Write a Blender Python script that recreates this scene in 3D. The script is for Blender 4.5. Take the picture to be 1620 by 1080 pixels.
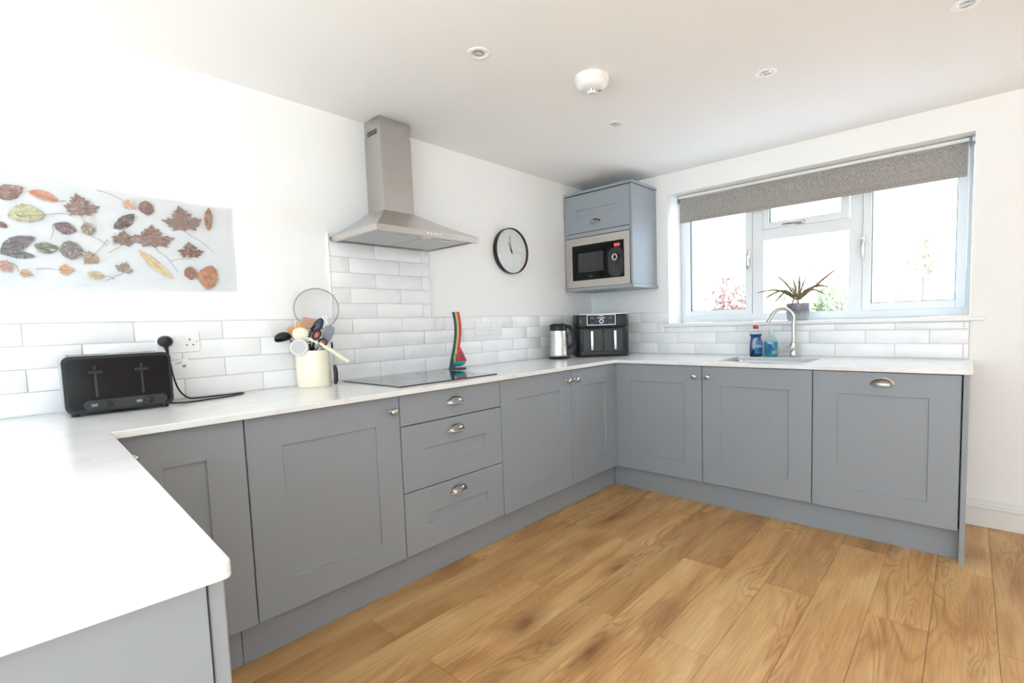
import bpy, bmesh, math, random
from mathutils import Vector, Matrix, Euler

for _o in list(bpy.data.objects):
    bpy.data.objects.remove(_o, do_unlink=True)
scene = bpy.context.scene
COL = scene.collection
R = math.radians
PI = math.pi
random.seed(7)

# ------------------------------------------------------------------ camera
FPX = 777.4576
yaw, pitch, roll = R(40.8), R(-4.22), R(-1.81)
fw = Vector((math.cos(yaw)*math.cos(pitch), math.sin(yaw)*math.cos(pitch), math.sin(pitch)))
rt = Vector((math.sin(yaw), -math.cos(yaw), 0))
up = rt.cross(fw)
r2 = rt*math.cos(roll) + up*math.sin(roll)
u2 = -rt*math.sin(roll) + up*math.cos(roll)
cd = bpy.data.cameras.new('camera')
cam = bpy.data.objects.new('camera', cd); COL.objects.link(cam)
m = Matrix((r2, u2, -fw)).transposed().to_4x4()
m.translation = Vector((-3.4556, -2.4351, 1.1581))
cam.matrix_world = m
cd.sensor_width = 36.0
cd.lens = FPX*36.0/1620.0
cd.shift_x = -52.1/1620.0
cd.shift_y = 27.94/1620.0
cd.clip_start = 0.02
scene.camera = cam

# ------------------------------------------------------------------ light
SKY = 2.4
w = bpy.data.worlds.new('overcast_sky'); scene.world = w
w.use_nodes = True
bg = w.node_tree.nodes['Background']
bg.inputs[0].default_value = (0.70, 0.86, 1.0, 1)
bg.inputs[1].default_value = SKY
sd = bpy.data.lights.new('sun', 'SUN'); sd.energy = 12.0; sd.angle = R(3); sd.color = (.84, .92, 1)
sun = bpy.data.objects.new('sun', sd); COL.objects.link(sun)
sun.rotation_euler = Vector((0.28, 0.72, -1.0)).to_track_quat('-Z', 'Y').to_euler()

def portal(name, loc, direction, sx, sy):
    d = bpy.data.lights.new(name, 'AREA'); d.shape = 'RECTANGLE'; d.size = sx; d.size_y = sy
    d.cycles.is_portal = True
    o = bpy.data.objects.new(name, d); COL.objects.link(o)
    o.location = loc; o.rotation_euler = Vector(direction).to_track_quat('-Z', 'Z').to_euler()
    return o
RX, FY, HC = -4.9, -5.4, 2.233            # room: x RX..0, y FY..0, ceiling HC
portal('window_portal', (0.33, -1.575, 1.6), (-1, 0, 0), 1.73, 0.95)
portal('patio_door_portal', (-3.9, FY-.12, 1.04), (0, 1, 0), 1.8, 2.08)
portal('side_window_portal', (RX-.12, -2.4, 1.325), (1, 0, 0), 4.4, 1.65)

scene.view_settings.view_transform = 'Standard'
scene.view_settings.look = 'None'
scene.view_settings.exposure = 1.14
scene.view_settings.gamma = 1.0
scene.view_settings.use_curve_mapping = False
scene.cycles.use_denoising = True
scene.cycles.max_bounces = 14
scene.cycles.diffuse_bounces = 8
scene.cycles.transparent_max_bounces = 16
scene.cycles.sample_clamp_indirect = 10.0
scene.cycles.caustics_reflective = False
scene.cycles.caustics_refractive = False

# ------------------------------------------------------------------ materials
def s2l(c):
    c = c/255.0
    return c/12.92 if c <= .04045 else ((c+.055)/1.055)**2.4
def rgb(r, g, b): return (s2l(r), s2l(g), s2l(b), 1)
class NT:
    def __init__(s, name):
        s.m = bpy.data.materials.new(name); s.m.use_nodes = True
        s.t = s.m.node_tree; s.n = s.t.nodes; s.l = s.t.links
        s.b = s.n['Principled BSDF']
    def node(s, typ, **kw):
        n = s.n.new(typ)
        for k, v in kw.items():
            if k.startswith('i_'):
                key = k[2:]
                n.inputs[int(key) if key.isdigit() else key.replace('_', ' ')].default_value = v
            else: setattr(n, k, v)
        return n
    def link(s, a, b): s.l.new(a, b)
def ramp(nt, stops, fac=None, interp='LINEAR'):
    n = nt.node('ShaderNodeValToRGB'); e = n.color_ramp.elements; n.color_ramp.interpolation = interp
    while len(e) < len(stops): e.new(.5)
    for i, (p, c) in enumerate(stops):
        e[i].position = p; e[i].color = c if len(c) == 4 else (*c, 1)
    if fac is not None: nt.link(fac, n.inputs[0])
    return n
def mat(name, col, rough=.5, metal=0, spec=.5, coat=0, bump=None, mottle=None, trans=0, ior=1.45, emit=None):
    nt = NT(name); b = nt.b
    col = col if len(col) == 4 else (*col, 1)
    b.inputs['Base Color'].default_value = col
    b.inputs['Roughness'].default_value = rough
    b.inputs['Metallic'].default_value = metal
    b.inputs['Specular IOR Level'].default_value = spec
    b.inputs['Coat Weight'].default_value = coat
    b.inputs['Coat Roughness'].default_value = .08
    b.inputs['Transmission Weight'].default_value = trans
    b.inputs['IOR'].default_value = ior
    if emit:
        b.inputs['Emission Color'].default_value = (*emit[:3], 1); b.inputs['Emission Strength'].default_value = emit[3]
    tc = nt.node('ShaderNodeTexCoord')
    if mottle:       # (scale, amount)
        nz = nt.node('ShaderNodeTexNoise', i_Scale=mottle[0], i_Detail=4.0)
        nt.link(tc.outputs['Object'], nz.inputs['Vector'])
        a = mottle[1]
        rp = ramp(nt, [(.3, tuple(c*(1-a) for c in col[:3])), (.7, tuple(min(1, c*(1+a)) for c in col[:3]))], nz.outputs[0])
        nt.link(rp.outputs[0], b.inputs['Base Color'])
    if bump:         # (scale, strength, distance)
        nz = nt.node('ShaderNodeTexNoise', i_Scale=bump[0], i_Detail=3.0)
        nt.link(tc.outputs['Object'], nz.inputs['Vector'])
        bp = nt.node('ShaderNodeBump', i_Strength=bump[1], i_Distance=bump[2])
        nt.link(nz.outputs[0], bp.inputs['Height']); nt.link(bp.outputs[0], b.inputs['Normal'])
    return nt.m
def brushed(name, col, rough, axis_scale):
    nt = NT(name); b = nt.b
    b.inputs['Metallic'].default_value = 1
    tc = nt.node('ShaderNodeTexCoord'); mp = nt.node('ShaderNodeMapping'); mp.inputs['Scale'].default_value = axis_scale
    nz = nt.node('ShaderNodeTexNoise', i_Scale=1.0, i_Detail=3.0)
    nt.link(tc.outputs['Object'], mp.inputs[0]); nt.link(mp.outputs[0], nz.inputs['Vector'])
    rp = ramp(nt, [(.3, tuple(c*.96 for c in col[:3])), (.7, tuple(min(1, c*1.03) for c in col[:3]))], nz.outputs[0])
    nt.link(rp.outputs[0], b.inputs['Base Color'])
    r = nt.node('ShaderNodeMapRange'); r.inputs[3].default_value = rough*.8; r.inputs[4].default_value = rough*1.25
    nt.link(nz.outputs[0], r.inputs[0]); nt.link(r.outputs[0], b.inputs['Roughness'])
    return nt.m
def clear(name, tint=(1, 1, 1), gloss=.06, rough=.02):
    nt = NT(name)
    tr = nt.node('ShaderNodeBsdfTransparent'); tr.inputs[0].default_value = (*tint, 1)
    gl = nt.node('ShaderNodeBsdfGlossy', i_Roughness=rough)
    mx = nt.node('ShaderNodeMixShader'); mx.inputs[0].default_value = gloss
    nt.link(tr.outputs[0], mx.inputs[1]); nt.link(gl.outputs[0], mx.inputs[2])
    nt.link(mx.outputs[0], nt.n['Material Output'].inputs[0])
    return nt.m

def wood_floor():
    nt = NT('oak_plank'); b = nt.b
    tc = nt.node('ShaderNodeTexCoord'); oi = nt.node('ShaderNodeObjectInfo')
    off = nt.node('ShaderNodeVectorMath', operation='SCALE'); off.inputs[0].default_value = (37.3, 11.7, 53.1)
    nt.link(oi.outputs['Random'], off.inputs['Scale'])
    add = nt.node('ShaderNodeVectorMath', operation='ADD')
    nt.link(tc.outputs['Object'], add.inputs[0]); nt.link(off.outputs[0], add.inputs[1])
    def stretched(sc, detail, dist=0.0, scale=1.0):
        mp = nt.node('ShaderNodeMapping'); mp.inputs['Scale'].default_value = sc
        nt.link(add.outputs[0], mp.inputs[0])
        nz = nt.node('ShaderNodeTexNoise', i_Scale=scale, i_Detail=detail, i_Distortion=dist)
        nt.link(mp.outputs[0], nz.inputs['Vector']); return nz
    broad = stretched((1.6, 7, 1), 3, .6)
    rings = stretched((1.1, 6.5, 1), 1.5, .9)
    fine = stretched((5, 170, 1), 3, .2)
    base = ramp(nt, [(.25, rgb(172, 124, 74)), (.45, rgb(204, 158, 102)), (.62, rgb(217, 176, 120)), (.8, rgb(229, 196, 144))], broad.outputs[0])
    # cathedral grain: contour lines of a stretched noise
    mu = nt.node('ShaderNodeMath', operation='MULTIPLY'); mu.inputs[1].default_value = 16.0
    nt.link(rings.outputs[0], mu.inputs[0])
    fr = nt.node('ShaderNodeMath', operation='PINGPONG'); fr.inputs[1].default_value = .5
    nt.link(mu.outputs[0], fr.inputs[0])
    line = ramp(nt, [(0, (1, 1, 1)), (.16, (.35, .35, .35)), (.4, (0, 0, 0))], fr.outputs[0])
    mask = stretched((.9, 5, 1), 2, .4)
    mk = ramp(nt, [(.42, (0, 0, 0)), (.62, (1, 1, 1))], mask.outputs[0])
    mm = nt.node('ShaderNodeMath', operation='MULTIPLY'); nt.link(line.outputs[0], mm.inputs[0]); nt.link(mk.outputs[0], mm.inputs[1])
    m2 = nt.node('ShaderNodeMath', operation='MULTIPLY'); nt.link(mm.outputs[0], m2.inputs[0]); m2.inputs[1].default_value = .55
    mix1 = nt.node('ShaderNodeMix', data_type='RGBA')
    mix1.inputs['B'].default_value = rgb(150, 100, 52)
    nt.link(m2.outputs[0], mix1.inputs['Factor']); nt.link(base.outputs[0], mix1.inputs['A'])
    # knots
    mp = nt.node('ShaderNodeMapping'); mp.inputs['Scale'].default_value = (2.0, 5.2, 1); nt.link(add.outputs[0], mp.inputs[0])
    nzd = nt.node('ShaderNodeTexNoise', i_Scale=2.2, i_Detail=4.0); nt.link(mp.outputs[0], nzd.inputs['Vector'])
    mixv = nt.node('ShaderNodeMix', data_type='VECTOR'); mixv.inputs['Factor'].default_value = .22
    nt.link(mp.outputs[0], mixv.inputs['A']); nt.link(nzd.outputs['Color'], mixv.inputs['B'])
    vo = nt.node('ShaderNodeTexVoronoi', i_Scale=.9); nt.link(mixv.outputs['Result'], vo.inputs['Vector'])
    kn = ramp(nt, [(.03, (.88, .88, .88)), (.1, (.45, .45, .45)), (.26, (0, 0, 0))], vo.outputs['Distance'])
    mix2 = nt.node('ShaderNodeMix', data_type='RGBA'); mix2.inputs['B'].default_value = rgb(116, 70, 32)
    nt.link(kn.outputs[0], mix2.inputs['Factor']); nt.link(mix1.outputs['Result'], mix2.inputs['A'])
    # fine streaks and per plank tone
    fr2 = ramp(nt, [(.3, (.84, .82, .8)), (.6, (1.03, 1.03, 1.03))], fine.outputs[0])
    mul = nt.node('ShaderNodeMix', data_type='RGBA', blend_type='MULTIPLY'); mul.inputs['Factor'].default_value = 1
    nt.link(mix2.outputs['Result'], mul.inputs['A']); nt.link(fr2.outputs[0], mul.inputs['B'])
    tone = ramp(nt, [(0, (.86, .84, .82)), (.5, (.98, .97, .96)), (1, (1.06, 1.06, 1.07))], oi.outputs['Random'])
    mul2 = nt.node('ShaderNodeMix', data_type='RGBA', blend_type='MULTIPLY'); mul2.inputs['Factor'].default_value = 1
    nt.link(mul.outputs['Result'], mul2.inputs['A']); nt.link(tone.outputs[0], mul2.inputs['B'])
    nt.link(mul2.outputs['Result'], b.inputs['Base Color'])
    b.inputs['Roughness'].default_value = .42
    bp = nt.node('ShaderNodeBump', i_Strength=.12, i_Distance=.001)
    nt.link(fine.outputs[0], bp.inputs['Height']); nt.link(bp.outputs[0], b.inputs['Normal'])
    return nt.m
def tile_mat():
    nt = NT('glazed_tile'); b = nt.b
    tc = nt.node('ShaderNodeTexCoord'); oi = nt.node('ShaderNodeObjectInfo')
    off = nt.node('ShaderNodeVectorMath', operation='SCALE'); off.inputs[0].default_value = (17.3, 41.7, 23.1)
    nt.link(oi.outputs['Random'], off.inputs['Scale'])
    add = nt.node('ShaderNodeVectorMath', operation='ADD')
    nt.link(tc.outputs['Object'], add.inputs[0]); nt.link(off.outputs[0], add.inputs[1])
    nz = nt.node('ShaderNodeTexNoise', i_Scale=9.0, i_Detail=4.0); nt.link(add.outputs[0], nz.inputs['Vector'])
    rp = ramp(nt, [(.25, (.84, .845, .85)), (.5, (.90, .902, .905)), (.75, (.92, .92, .92))], nz.outputs[0])
    tone = ramp(nt, [(0, (.94, .94, .945)), (1, (1.0, 1.0, 1.0))], oi.outputs['Random'])
    mul = nt.node('ShaderNodeMix', data_type='RGBA', blend_type='MULTIPLY'); mul.inputs['Factor'].default_value = 1
    nt.link(rp.outputs[0], mul.inputs['A']); nt.link(tone.outputs[0], mul.inputs['B'])
    nt.link(mul.outputs['Result'], b.inputs['Base Color'])
    b.inputs['Roughness'].default_value = .22
    n2 = nt.node('ShaderNodeTexNoise', i_Scale=14.0, i_Detail=1.0); nt.link(add.outputs[0], n2.inputs['Vector'])
    bp = nt.node('ShaderNodeBump', i_Strength=.16, i_Distance=.003)
    nt.link(n2.outputs[0], bp.inputs['Height']); nt.link(bp.outputs[0], b.inputs['Normal'])
    return nt.m
def quartz():
    nt = NT('white_quartz'); b = nt.b
    tc = nt.node('ShaderNodeTexCoord')
    nz = nt.node('ShaderNodeTexNoise', i_Scale=2.4, i_Detail=7.0, i_Distortion=1.6); nt.link(tc.outputs['Object'], nz.inputs['Vector'])
    rp = ramp(nt, [(.38, (.86, .86, .86)), (.47, (.80, .80, .805)), (.5, (.72, .725, .73)), (.53, (.82, .82, .82)), (.62, (.87, .87, .87))], nz.outputs[0])
    mx = nt.node('ShaderNodeMix', data_type='RGBA'); mx.inputs['Factor'].default_value = .45
    mx.inputs['A'].default_value = (.86, .86, .86, 1); nt.link(rp.outputs[0], mx.inputs['B'])
    nt.link(mx.outputs['Result'], b.inputs['Base Color'])
    b.inputs['Roughness'].default_value = .17
    return nt.m
def fabric():
    nt = NT('blind_fabric'); b = nt.b
    tc = nt.node('ShaderNodeTexCoord')
    mp = nt.node('ShaderNodeMapping'); mp.inputs['Scale'].default_value = (1, 60, 240); nt.link(tc.outputs['Object'], mp.inputs[0])
    nz = nt.node('ShaderNodeTexNoise', i_Scale=2.0, i_Detail=3.0); nt.link(mp.outputs[0], nz.inputs['Vector'])
    n2 = nt.node('ShaderNodeTexNoise', i_Scale=160.0, i_Detail=2.0); nt.link(tc.outputs['Object'], n2.inputs['Vector'])
    ad = nt.node('ShaderNodeMath', operation='ADD'); nt.link(nz.outputs[0], ad.inputs[0]); nt.link(n2.outputs[0], ad.inputs[1])
    hf = nt.node('ShaderNodeMath', operation='MULTIPLY'); hf.inputs[1].default_value = .5; nt.link(ad.outputs[0], hf.inputs[0])
    rp = ramp(nt, [(.35, rgb(136, 132, 128)), (.5, rgb(174, 169, 164)), (.65, rgb(204, 200, 194))], hf.outputs[0])
    df = nt.node('ShaderNodeBsdfDiffuse'); tl = nt.node('ShaderNodeBsdfTranslucent')
    nt.link(rp.outputs[0], df.inputs[0]); nt.link(rp.outputs[0], tl.inputs[0])
    mx = nt.node('ShaderNodeMixShader'); mx.inputs[0].default_value = .22
    nt.link(df.outputs[0], mx.inputs[1]); nt.link(tl.outputs[0], mx.inputs[2])
    nt.link(mx.outputs[0], nt.n['Material Output'].inputs[0])
    return nt.m
def glaze():
    nt = NT('drip_glaze'); b = nt.b
    tc = nt.node('ShaderNodeTexCoord'); sp = nt.node('ShaderNodeSeparateXYZ'); nt.link(tc.outputs['Object'], sp.inputs[0])
    mp = nt.node('ShaderNodeMapping'); mp.inputs['Scale'].default_value = (60, 60, 6); nt.link(tc.outputs['Object'], mp.inputs[0])
    nz = nt.node('ShaderNodeTexNoise', i_Scale=1.0, i_Detail=3.0); nt.link(mp.outputs[0], nz.inputs['Vector'])
    mu = nt.node('ShaderNodeMath', operation='MULTIPLY_ADD'); mu.inputs[1].default_value = .09; nt.link(nz.outputs[0], mu.inputs[0]); nt.link(sp.outputs[2], mu.inputs[2])
    rp = ramp(nt, [(.05, rgb(170, 182, 172)), (.085, rgb(150, 160, 158)), (.11, rgb(112, 112, 124)), (.15, rgb(138, 136, 146))], mu.outputs[0])
    nt.link(rp.outputs[0], b.inputs['Base Color']); b.inputs['Roughness'].default_value = .3
    return nt.m
def leaf_film(name, col):
    nt = NT(name); b = nt.b; c = rgb(*col)
    tc = nt.node('ShaderNodeTexCoord')
    nz = nt.node('ShaderNodeTexNoise', i_Scale=60.0, i_Detail=5.0); nt.link(tc.outputs['Object'], nz.inputs['Vector'])
    rp = ramp(nt, [(.3, tuple(x*.72 for x in c[:3])), (.7, tuple(min(1, x*1.28) for x in c[:3]))], nz.outputs[0])
    nt.link(rp.outputs[0], b.inputs['Base Color'])
    b.inputs['Roughness'].default_value = .3; b.inputs['Coat Weight'].default_value = .9; b.inputs['Coat Roughness'].default_value = .1; b.inputs['Coat IOR'].default_value = 2.3
    mp = nt.node('ShaderNodeMapping'); mp.inputs['Scale'].default_value = (30, 1, 70); mp.inputs['Rotation'].default_value = (0, .5, 0)
    nt.link(tc.outputs['Object'], mp.inputs[0])
    n2 = nt.node('ShaderNodeTexNoise', i_Scale=1.2, i_Detail=2.0, i_Distortion=1.0); nt.link(mp.outputs[0], n2.inputs['Vector'])
    bp = nt.node('ShaderNodeBump', i_Strength=1.0, i_Distance=.02)
    nt.link(n2.outputs[0], bp.inputs['Height']); nt.link(bp.outputs[0], b.inputs['Coat Normal'])
    return nt.m
def foliage(name, c1, c2):
    nt = NT(name); b = nt.b
    oi = nt.node('ShaderNodeTexCoord')
    nz = nt.node('ShaderNodeTexNoise', i_Scale=3.0, i_Detail=3.0); nt.link(oi.outputs['Object'], nz.inputs['Vector'])
    rp = ramp(nt, [(.3, c1), (.7, c2)], nz.outputs[0]); nt.link(rp.outputs[0], b.inputs['Base Color'])
    b.inputs['Roughness'].default_value = .6
    return nt.m

M = dict(
    wall=mat('wall_paint', (.875, .875, .87), .65, spec=.25, bump=(35, .05, .002)),
    ceil=mat('ceiling_paint', (.88, .878, .872), .8, spec=.15, bump=(30, .04, .002)),
    slab=mat('floor_joint', rgb(96, 62, 34), .8),
    plank=wood_floor(), tile=tile_mat(), quartz=quartz(),
    grout=mat('grout', (.66, .66, .655), .85, spec=.2, mottle=(40, .04)),
    trim=mat('white_trim', (.84, .84, .835), .3),
    skirting=mat('skirting_gloss', (.80, .80, .79), .35),
    grey=mat('cabinet_grey', (.300, .330, .364), .36, spec=.4, bump=(300, .03, .0006)),
    carcass=mat('cabinet_side_grey', (.305, .336, .368), .42, spec=.4),
    dark=mat('slot_shade_housing_black', (.02, .02, .02), .8),  # black stands in for shade inside slots and pin holes; also microwave casing
    chrome=mat('polished_nickel', (.62, .615, .60), .1, 1),
    steel=brushed('brushed_steel', (.56, .54, .52), .30, (3, 3, 260)),
    steel_h=brushed('brushed_steel_front', (.63, .60, .57), .30, (3, 3, 300)),
    kettle=brushed('kettle_steel', (.66, .64, .61), .27, (3, 3, 400)),
    filt=mat('filter_mesh', (.52, .53, .54), .45, .8, bump=(400, .4, .002)),
    bglass=mat('black_glass', (.006, .006, .007), .03, coat=.6),
    bplas=mat('black_plastic', (.010, .010, .011), .38, bump=(300, .05, .0005)),
    bgloss=mat('black_gloss', (.006, .006, .007), .12, spec=.25),
    dplas=mat('dark_grey_plastic', (.03, .03, .032), .42),
    greyscr=mat('oven_window', (.045, .047, .05), .12),
    silver=mat('silver_trim', (.78, .78, .78), .25, 1),
    white=mat('white_plastic', (.84, .84, .84), .3),
    upvc=mat('white_upvc', (.80, .82, .835), .25),
    seal=mat('glazing_seal', (.12, .12, .12), .7),
    pane=clear('window_glass', (.985, .99, .99), .035),
    blind=fabric(), rail=mat('blind_rail_white', (.80, .80, .79), .35),
    bracket=mat('blind_bracket', (.35, .33, .31), .5),
    face=mat('clock_face', (.84, .84, .83), .35),
    cream=mat('cream_enamel', rgb(240, 232, 212), .22),
    creamp=mat('cream_nylon', rgb(228, 224, 196), .4),
    wood=mat('utensil_wood', rgb(214, 160, 108), .6, mottle=(40, .12)),
    wood2=mat('utensil_wood_brown', rgb(190, 146, 122), .6, mottle=(40, .1)),
    nylon=mat('black_nylon', (.012, .012, .013), .35),
    bluenylon=mat('dark_blue_nylon', (.03, .035, .06), .22),
    red=mat('red_grip', rgb(206, 62, 68), .4),
    gsil=mat('grey_silicone', rgb(122, 130, 138), .45),
    mesh=clear('sieve_mesh', (.94, .935, .93), .05, .4),
    wire=mat('dull_wire', (.32, .31, .30), .4, .6), hole=mat('hole_shadow_grey', (.22, .22, .22), .7), mplate=mat('masher_plate', (.70, .69, .67), .4),
    satin=mat('satin_steel', (.58, .57, .55), .38, .9),
    steelp=mat('polished_steel', (.66, .66, .66), .2, 1),
    sinkst=mat('sink_steel', (.50, .50, .51), .32, 1),
    redlit=mat('red_display', (.2, .0, .0), .4, emit=(1, .03, .03, 1.6)),
    dispw=mat('lit_white_print', (.75, .75, .75), .4),
    greyprint=mat('grey_print', (.14, .14, .14), .4),
    tag=mat('paper_tag', (.84, .84, .82), .6),
    paper=mat('collage_sheet', (.90, .91, .925), .4, spec=.15, bump=(14, .12, .004)),
    stem=mat('leaf_stem', rgb(150, 120, 105), .5),
    pot=glaze(), soil=mat('potting_soil', rgb(70, 55, 42), .9),
    pleaf=mat('plant_leaf_green', rgb(112, 108, 66), .4, mottle=(30, .2)),
    pleaf2=mat('plant_leaf_red', rgb(122, 88, 62), .4, mottle=(30, .2)),
    bottleb=clear('clear_bottle', (.90, .95, .97), .10, .05),
    liqblue=mat('blue_detergent', rgb(18, 62, 122), .1), liqteal=mat('teal_detergent', rgb(30, 160, 182), .1),
    caps=mat('cap_red', rgb(200, 40, 58), .35), capw=mat('cap_pale', rgb(206, 224, 226), .3),
    lblue=mat('label_blue', rgb(92, 176, 228), .4), lblue2=mat('label_mid_blue', rgb(60, 130, 206), .4), lwhite=mat('label_white', rgb(226, 240, 246), .4),
    n_red=mat('utensil_red', rgb(196, 66, 84), .4), n_yel=mat('utensil_lime', rgb(198, 200, 92), .4), n_or=mat('utensil_yellow', rgb(222, 168, 60), .4),
    n_teal=mat('utensil_turquoise', rgb(28, 156, 166), .35), n_dk=mat('utensil_dark_teal', rgb(38, 74, 86), .4), n_gr=mat('utensil_stand_grey', rgb(70, 70, 76), .45),
    lens=mat('downlight_lens', (.62, .63, .64), .15), neutral_ground=mat('neutral_drive_ground', rgb(190, 190, 192), .9, mottle=(2, .08)),
    pave=mat('paving', rgb(206, 200, 190), .8, mottle=(1.5, .08)),
    fence=mat('fence_timber', rgb(190, 140, 104), .8, mottle=(4, .12)),
    carw=mat('pale_car_paint', rgb(205, 218, 232), .25), carg=mat('car_glass', (.05, .06, .07), .05),
    tyre=mat('tyre_rubber', (.02, .02, .02), .8),
    folg=foliage('green_foliage', (.12, .16, .06), (.24, .27, .12)), folr=foliage('copper_foliage', (.21, .11, .09), (.32, .21, .175)),
    foly=foliage('pale_foliage', (.23, .24, .13), (.34, .32, .21)), bark=mat('bark', rgb(120, 100, 84), .9),
)

# ------------------------------------------------------------------ mesh helpers
def add_box(bm, x0, x1, y0, y1, z0, z1, bev=0, seg=2):
    vs = [bm.verts.new((x, y, z)) for z in (z0, z1) for y in (y0, y1) for x in (x0, x1)]
    fs = [bm.faces.new([vs[i] for i in q]) for q in ((0, 2, 3, 1), (4, 5, 7, 6), (0, 1, 5, 4), (2, 6, 7, 3), (0, 4, 6, 2), (1, 3, 7, 5))]
    if bev:
        es = {e for f in fs for e in f.edges}
        bmesh.ops.bevel(bm, geom=list(es), offset=bev, segments=seg, profile=.5, affect='EDGES')
    return vs
def box(*a, **k):
    bm = bmesh.new(); add_box(bm, *a, **k); return bm
def add_lathe(bm, prof, seg=32, mtx=None):
    rings = []
    for r, z in prof:
        if r < 1e-6: rings.append([bm.verts.new((0, 0, z))])
        else: rings.append([bm.verts.new((r*math.cos(2*PI*i/seg), r*math.sin(2*PI*i/seg), z)) for i in range(seg)])
    for a, b in zip(rings, rings[1:]):
        for i in range(seg):
            j = (i+1) % seg
            if len(a) == 1 and len(b) == 1: continue
            if len(a) == 1: bm.faces.new((a[0], b[j], b[i]))
            elif len(b) == 1: bm.faces.new((a[i], a[j], b[0]))
            else: bm.faces.new((a[i], a[j], b[j], b[i]))
    if mtx is not None:
        for rg in rings:
            for v in rg: v.co = mtx @ v.co
def lathe(prof, seg=32, mtx=None):
    bm = bmesh.new(); add_lathe(bm, prof, seg, mtx); bmesh.ops.recalc_face_normals(bm, faces=bm.faces); return bm
def add_tube(bm, pts, rad, seg=10, closed=False, flat=None):
    P = [Vector(p) for p in pts]; n = len(P)
    rs = rad if isinstance(rad, (list, tuple)) else [rad]*n
    T = []
    for i in range(n):
        a = P[i-1] if (i > 0 or closed) else P[i]
        b = P[(i+1) % n] if (i < n-1 or closed) else P[i]
        T.append((b-a).normalized())
    ref = Vector((0, 0, 1)) if abs(T[0].z) < .9 else Vector((1, 0, 0))
    nrm = (ref - T[0]*ref.dot(T[0])).normalized()
    rings = []
    for i in range(n):
        nrm = (nrm - T[i]*nrm.dot(T[i])).normalized(); bn = T[i].cross(nrm)
        fx = flat or 1
        rings.append([bm.verts.new(P[i] + (nrm*math.cos(2*PI*k/seg)*fx + bn*math.sin(2*PI*k/seg))*rs[i]) for k in range(seg)])
    m_ = n if closed else n-1
    for i in range(m_):
        a, b = rings[i], rings[(i+1) % n]
        for k in range(seg):
            j = (k+1) % seg; bm.faces.new((a[k], a[j], b[j], b[k]))
    if not closed:
        bm.faces.new(list(reversed(rings[0]))); bm.faces.new(rings[-1])
def tube(pts, rad, seg=10, closed=False, flat=None):
    bm = bmesh.new(); add_tube(bm, pts, rad, seg, closed, flat); bmesh.ops.recalc_face_normals(bm, faces=bm.faces); return bm
def spline(pts, n=8):
    P = [Vector(p) for p in pts]; out = []
    for i in range(len(P)-1):
        p0 = P[max(i-1, 0)]; p1 = P[i]; p2 = P[i+1]; p3 = P[min(i+2, len(P)-1)]
        for k in range(n):
            t = k/n
            out.append(.5*((2*p1) + (p2-p0)*t + (2*p0-5*p1+4*p2-p3)*t*t + (3*p1-p0-3*p2+p3)*t**3))
    out.append(P[-1]); return out
def add_prism(bm, poly, h, mtx=None):
    """poly: 2D outline in local xy, extruded along z by h"""
    a = [bm.verts.new((x, y, 0)) for x, y in poly]; b = [bm.verts.new((x, y, h)) for x, y in poly]
    n = len(poly)
    bm.faces.new(list(reversed(a))); bm.faces.new(b)
    for i in range(n):
        j = (i+1) % n; bm.faces.new((a[i], a[j], b[j], b[i]))
    if mtx is not None:
        for v in a+b: v.co = mtx @ v.co
def prism(poly, h, mtx=None, bev=0):
    bm = bmesh.new(); add_prism(bm, poly, h, mtx); bmesh.ops.recalc_face_normals(bm, faces=bm.faces)
    if bev: bmesh.ops.bevel(bm, geom=bm.edges[:], offset=bev, segments=2, affect='EDGES', profile=.5)
    return bm
def rrect(w_, h_, r, n=5, cx=0, cy=0):
    out = []
    for sx, sy, a0 in ((1, 1, 0), (-1, 1, 90), (-1, -1, 180), (1, -1, 270)):
        for k in range(n+1):
            a = R(a0 + 90*k/n)
            out.append((cx + sx*(w_/2-r) + r*math.cos(a), cy + sy*(h_/2-r) + r*math.sin(a)))
    return out
def ellip(bm, c, r, seg=16, rings=10, zmin=-1, zmax=1, mtx=None):
    prof = []
    a0, a1 = math.asin(zmin), math.asin(zmax)
    for i in range(rings+1):
        a = a0 + (a1-a0)*i/rings; prof.append((max(0, math.cos(a)) if abs(math.cos(a)) > 1e-5 else 0, math.sin(a)))
    S = Matrix.Translation(c) @ (mtx if mtx is not None else Matrix()) @ Matrix.Diagonal((*r, 1))
    add_lathe(bm, prof, seg, S)
def axis_m(loc, direction, xdir=None):
    z = Vector(direction).normalized()
    x = Vector(xdir) if xdir is not None else (Vector((0, 0, 1)) if abs(z.z) < .9 else Vector((1, 0, 0)))
    x = (x - z*x.dot(z)).normalized(); y = z.cross(x)
    mm = Matrix((x, y, z)).transposed().to_4x4(); mm.translation = Vector(loc); return mm

def mesh_of(bm, name, material, smooth=None):
    me = bpy.data.meshes.new(name); bmesh.ops.recalc_face_normals(bm, faces=bm.faces); bm.to_mesh(me); bm.free()
    me.materials.append(material)
    if smooth:
        me.polygons.foreach_set('use_smooth', [True]*len(me.polygons))
        try: me.set_sharp_from_angle(angle=R(smooth if smooth > 1 else 40))
        except Exception: pass
    return me
def link(name, me, parent=None, loc=None, rot=None):
    o = bpy.data.objects.new(name, me); COL.objects.link(o)
    if parent: o.parent = parent
    if loc is not None: o.location = loc
    if rot is not None: o.rotation_euler = rot
    return o
def obj(name, bm, material, parent=None, loc=None, rot=None, smooth=None, label=None):
    o = link(name, mesh_of(bm, name, material, smooth), parent, loc, rot)
    if label: o['label'] = label
    return o
def tag(o, label, cat, group=None, kind=None):
    if label: o['label'] = label
    if cat: o['category'] = cat
    if group: o['group'] = group
    if kind: o['kind'] = kind
    return o
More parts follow.
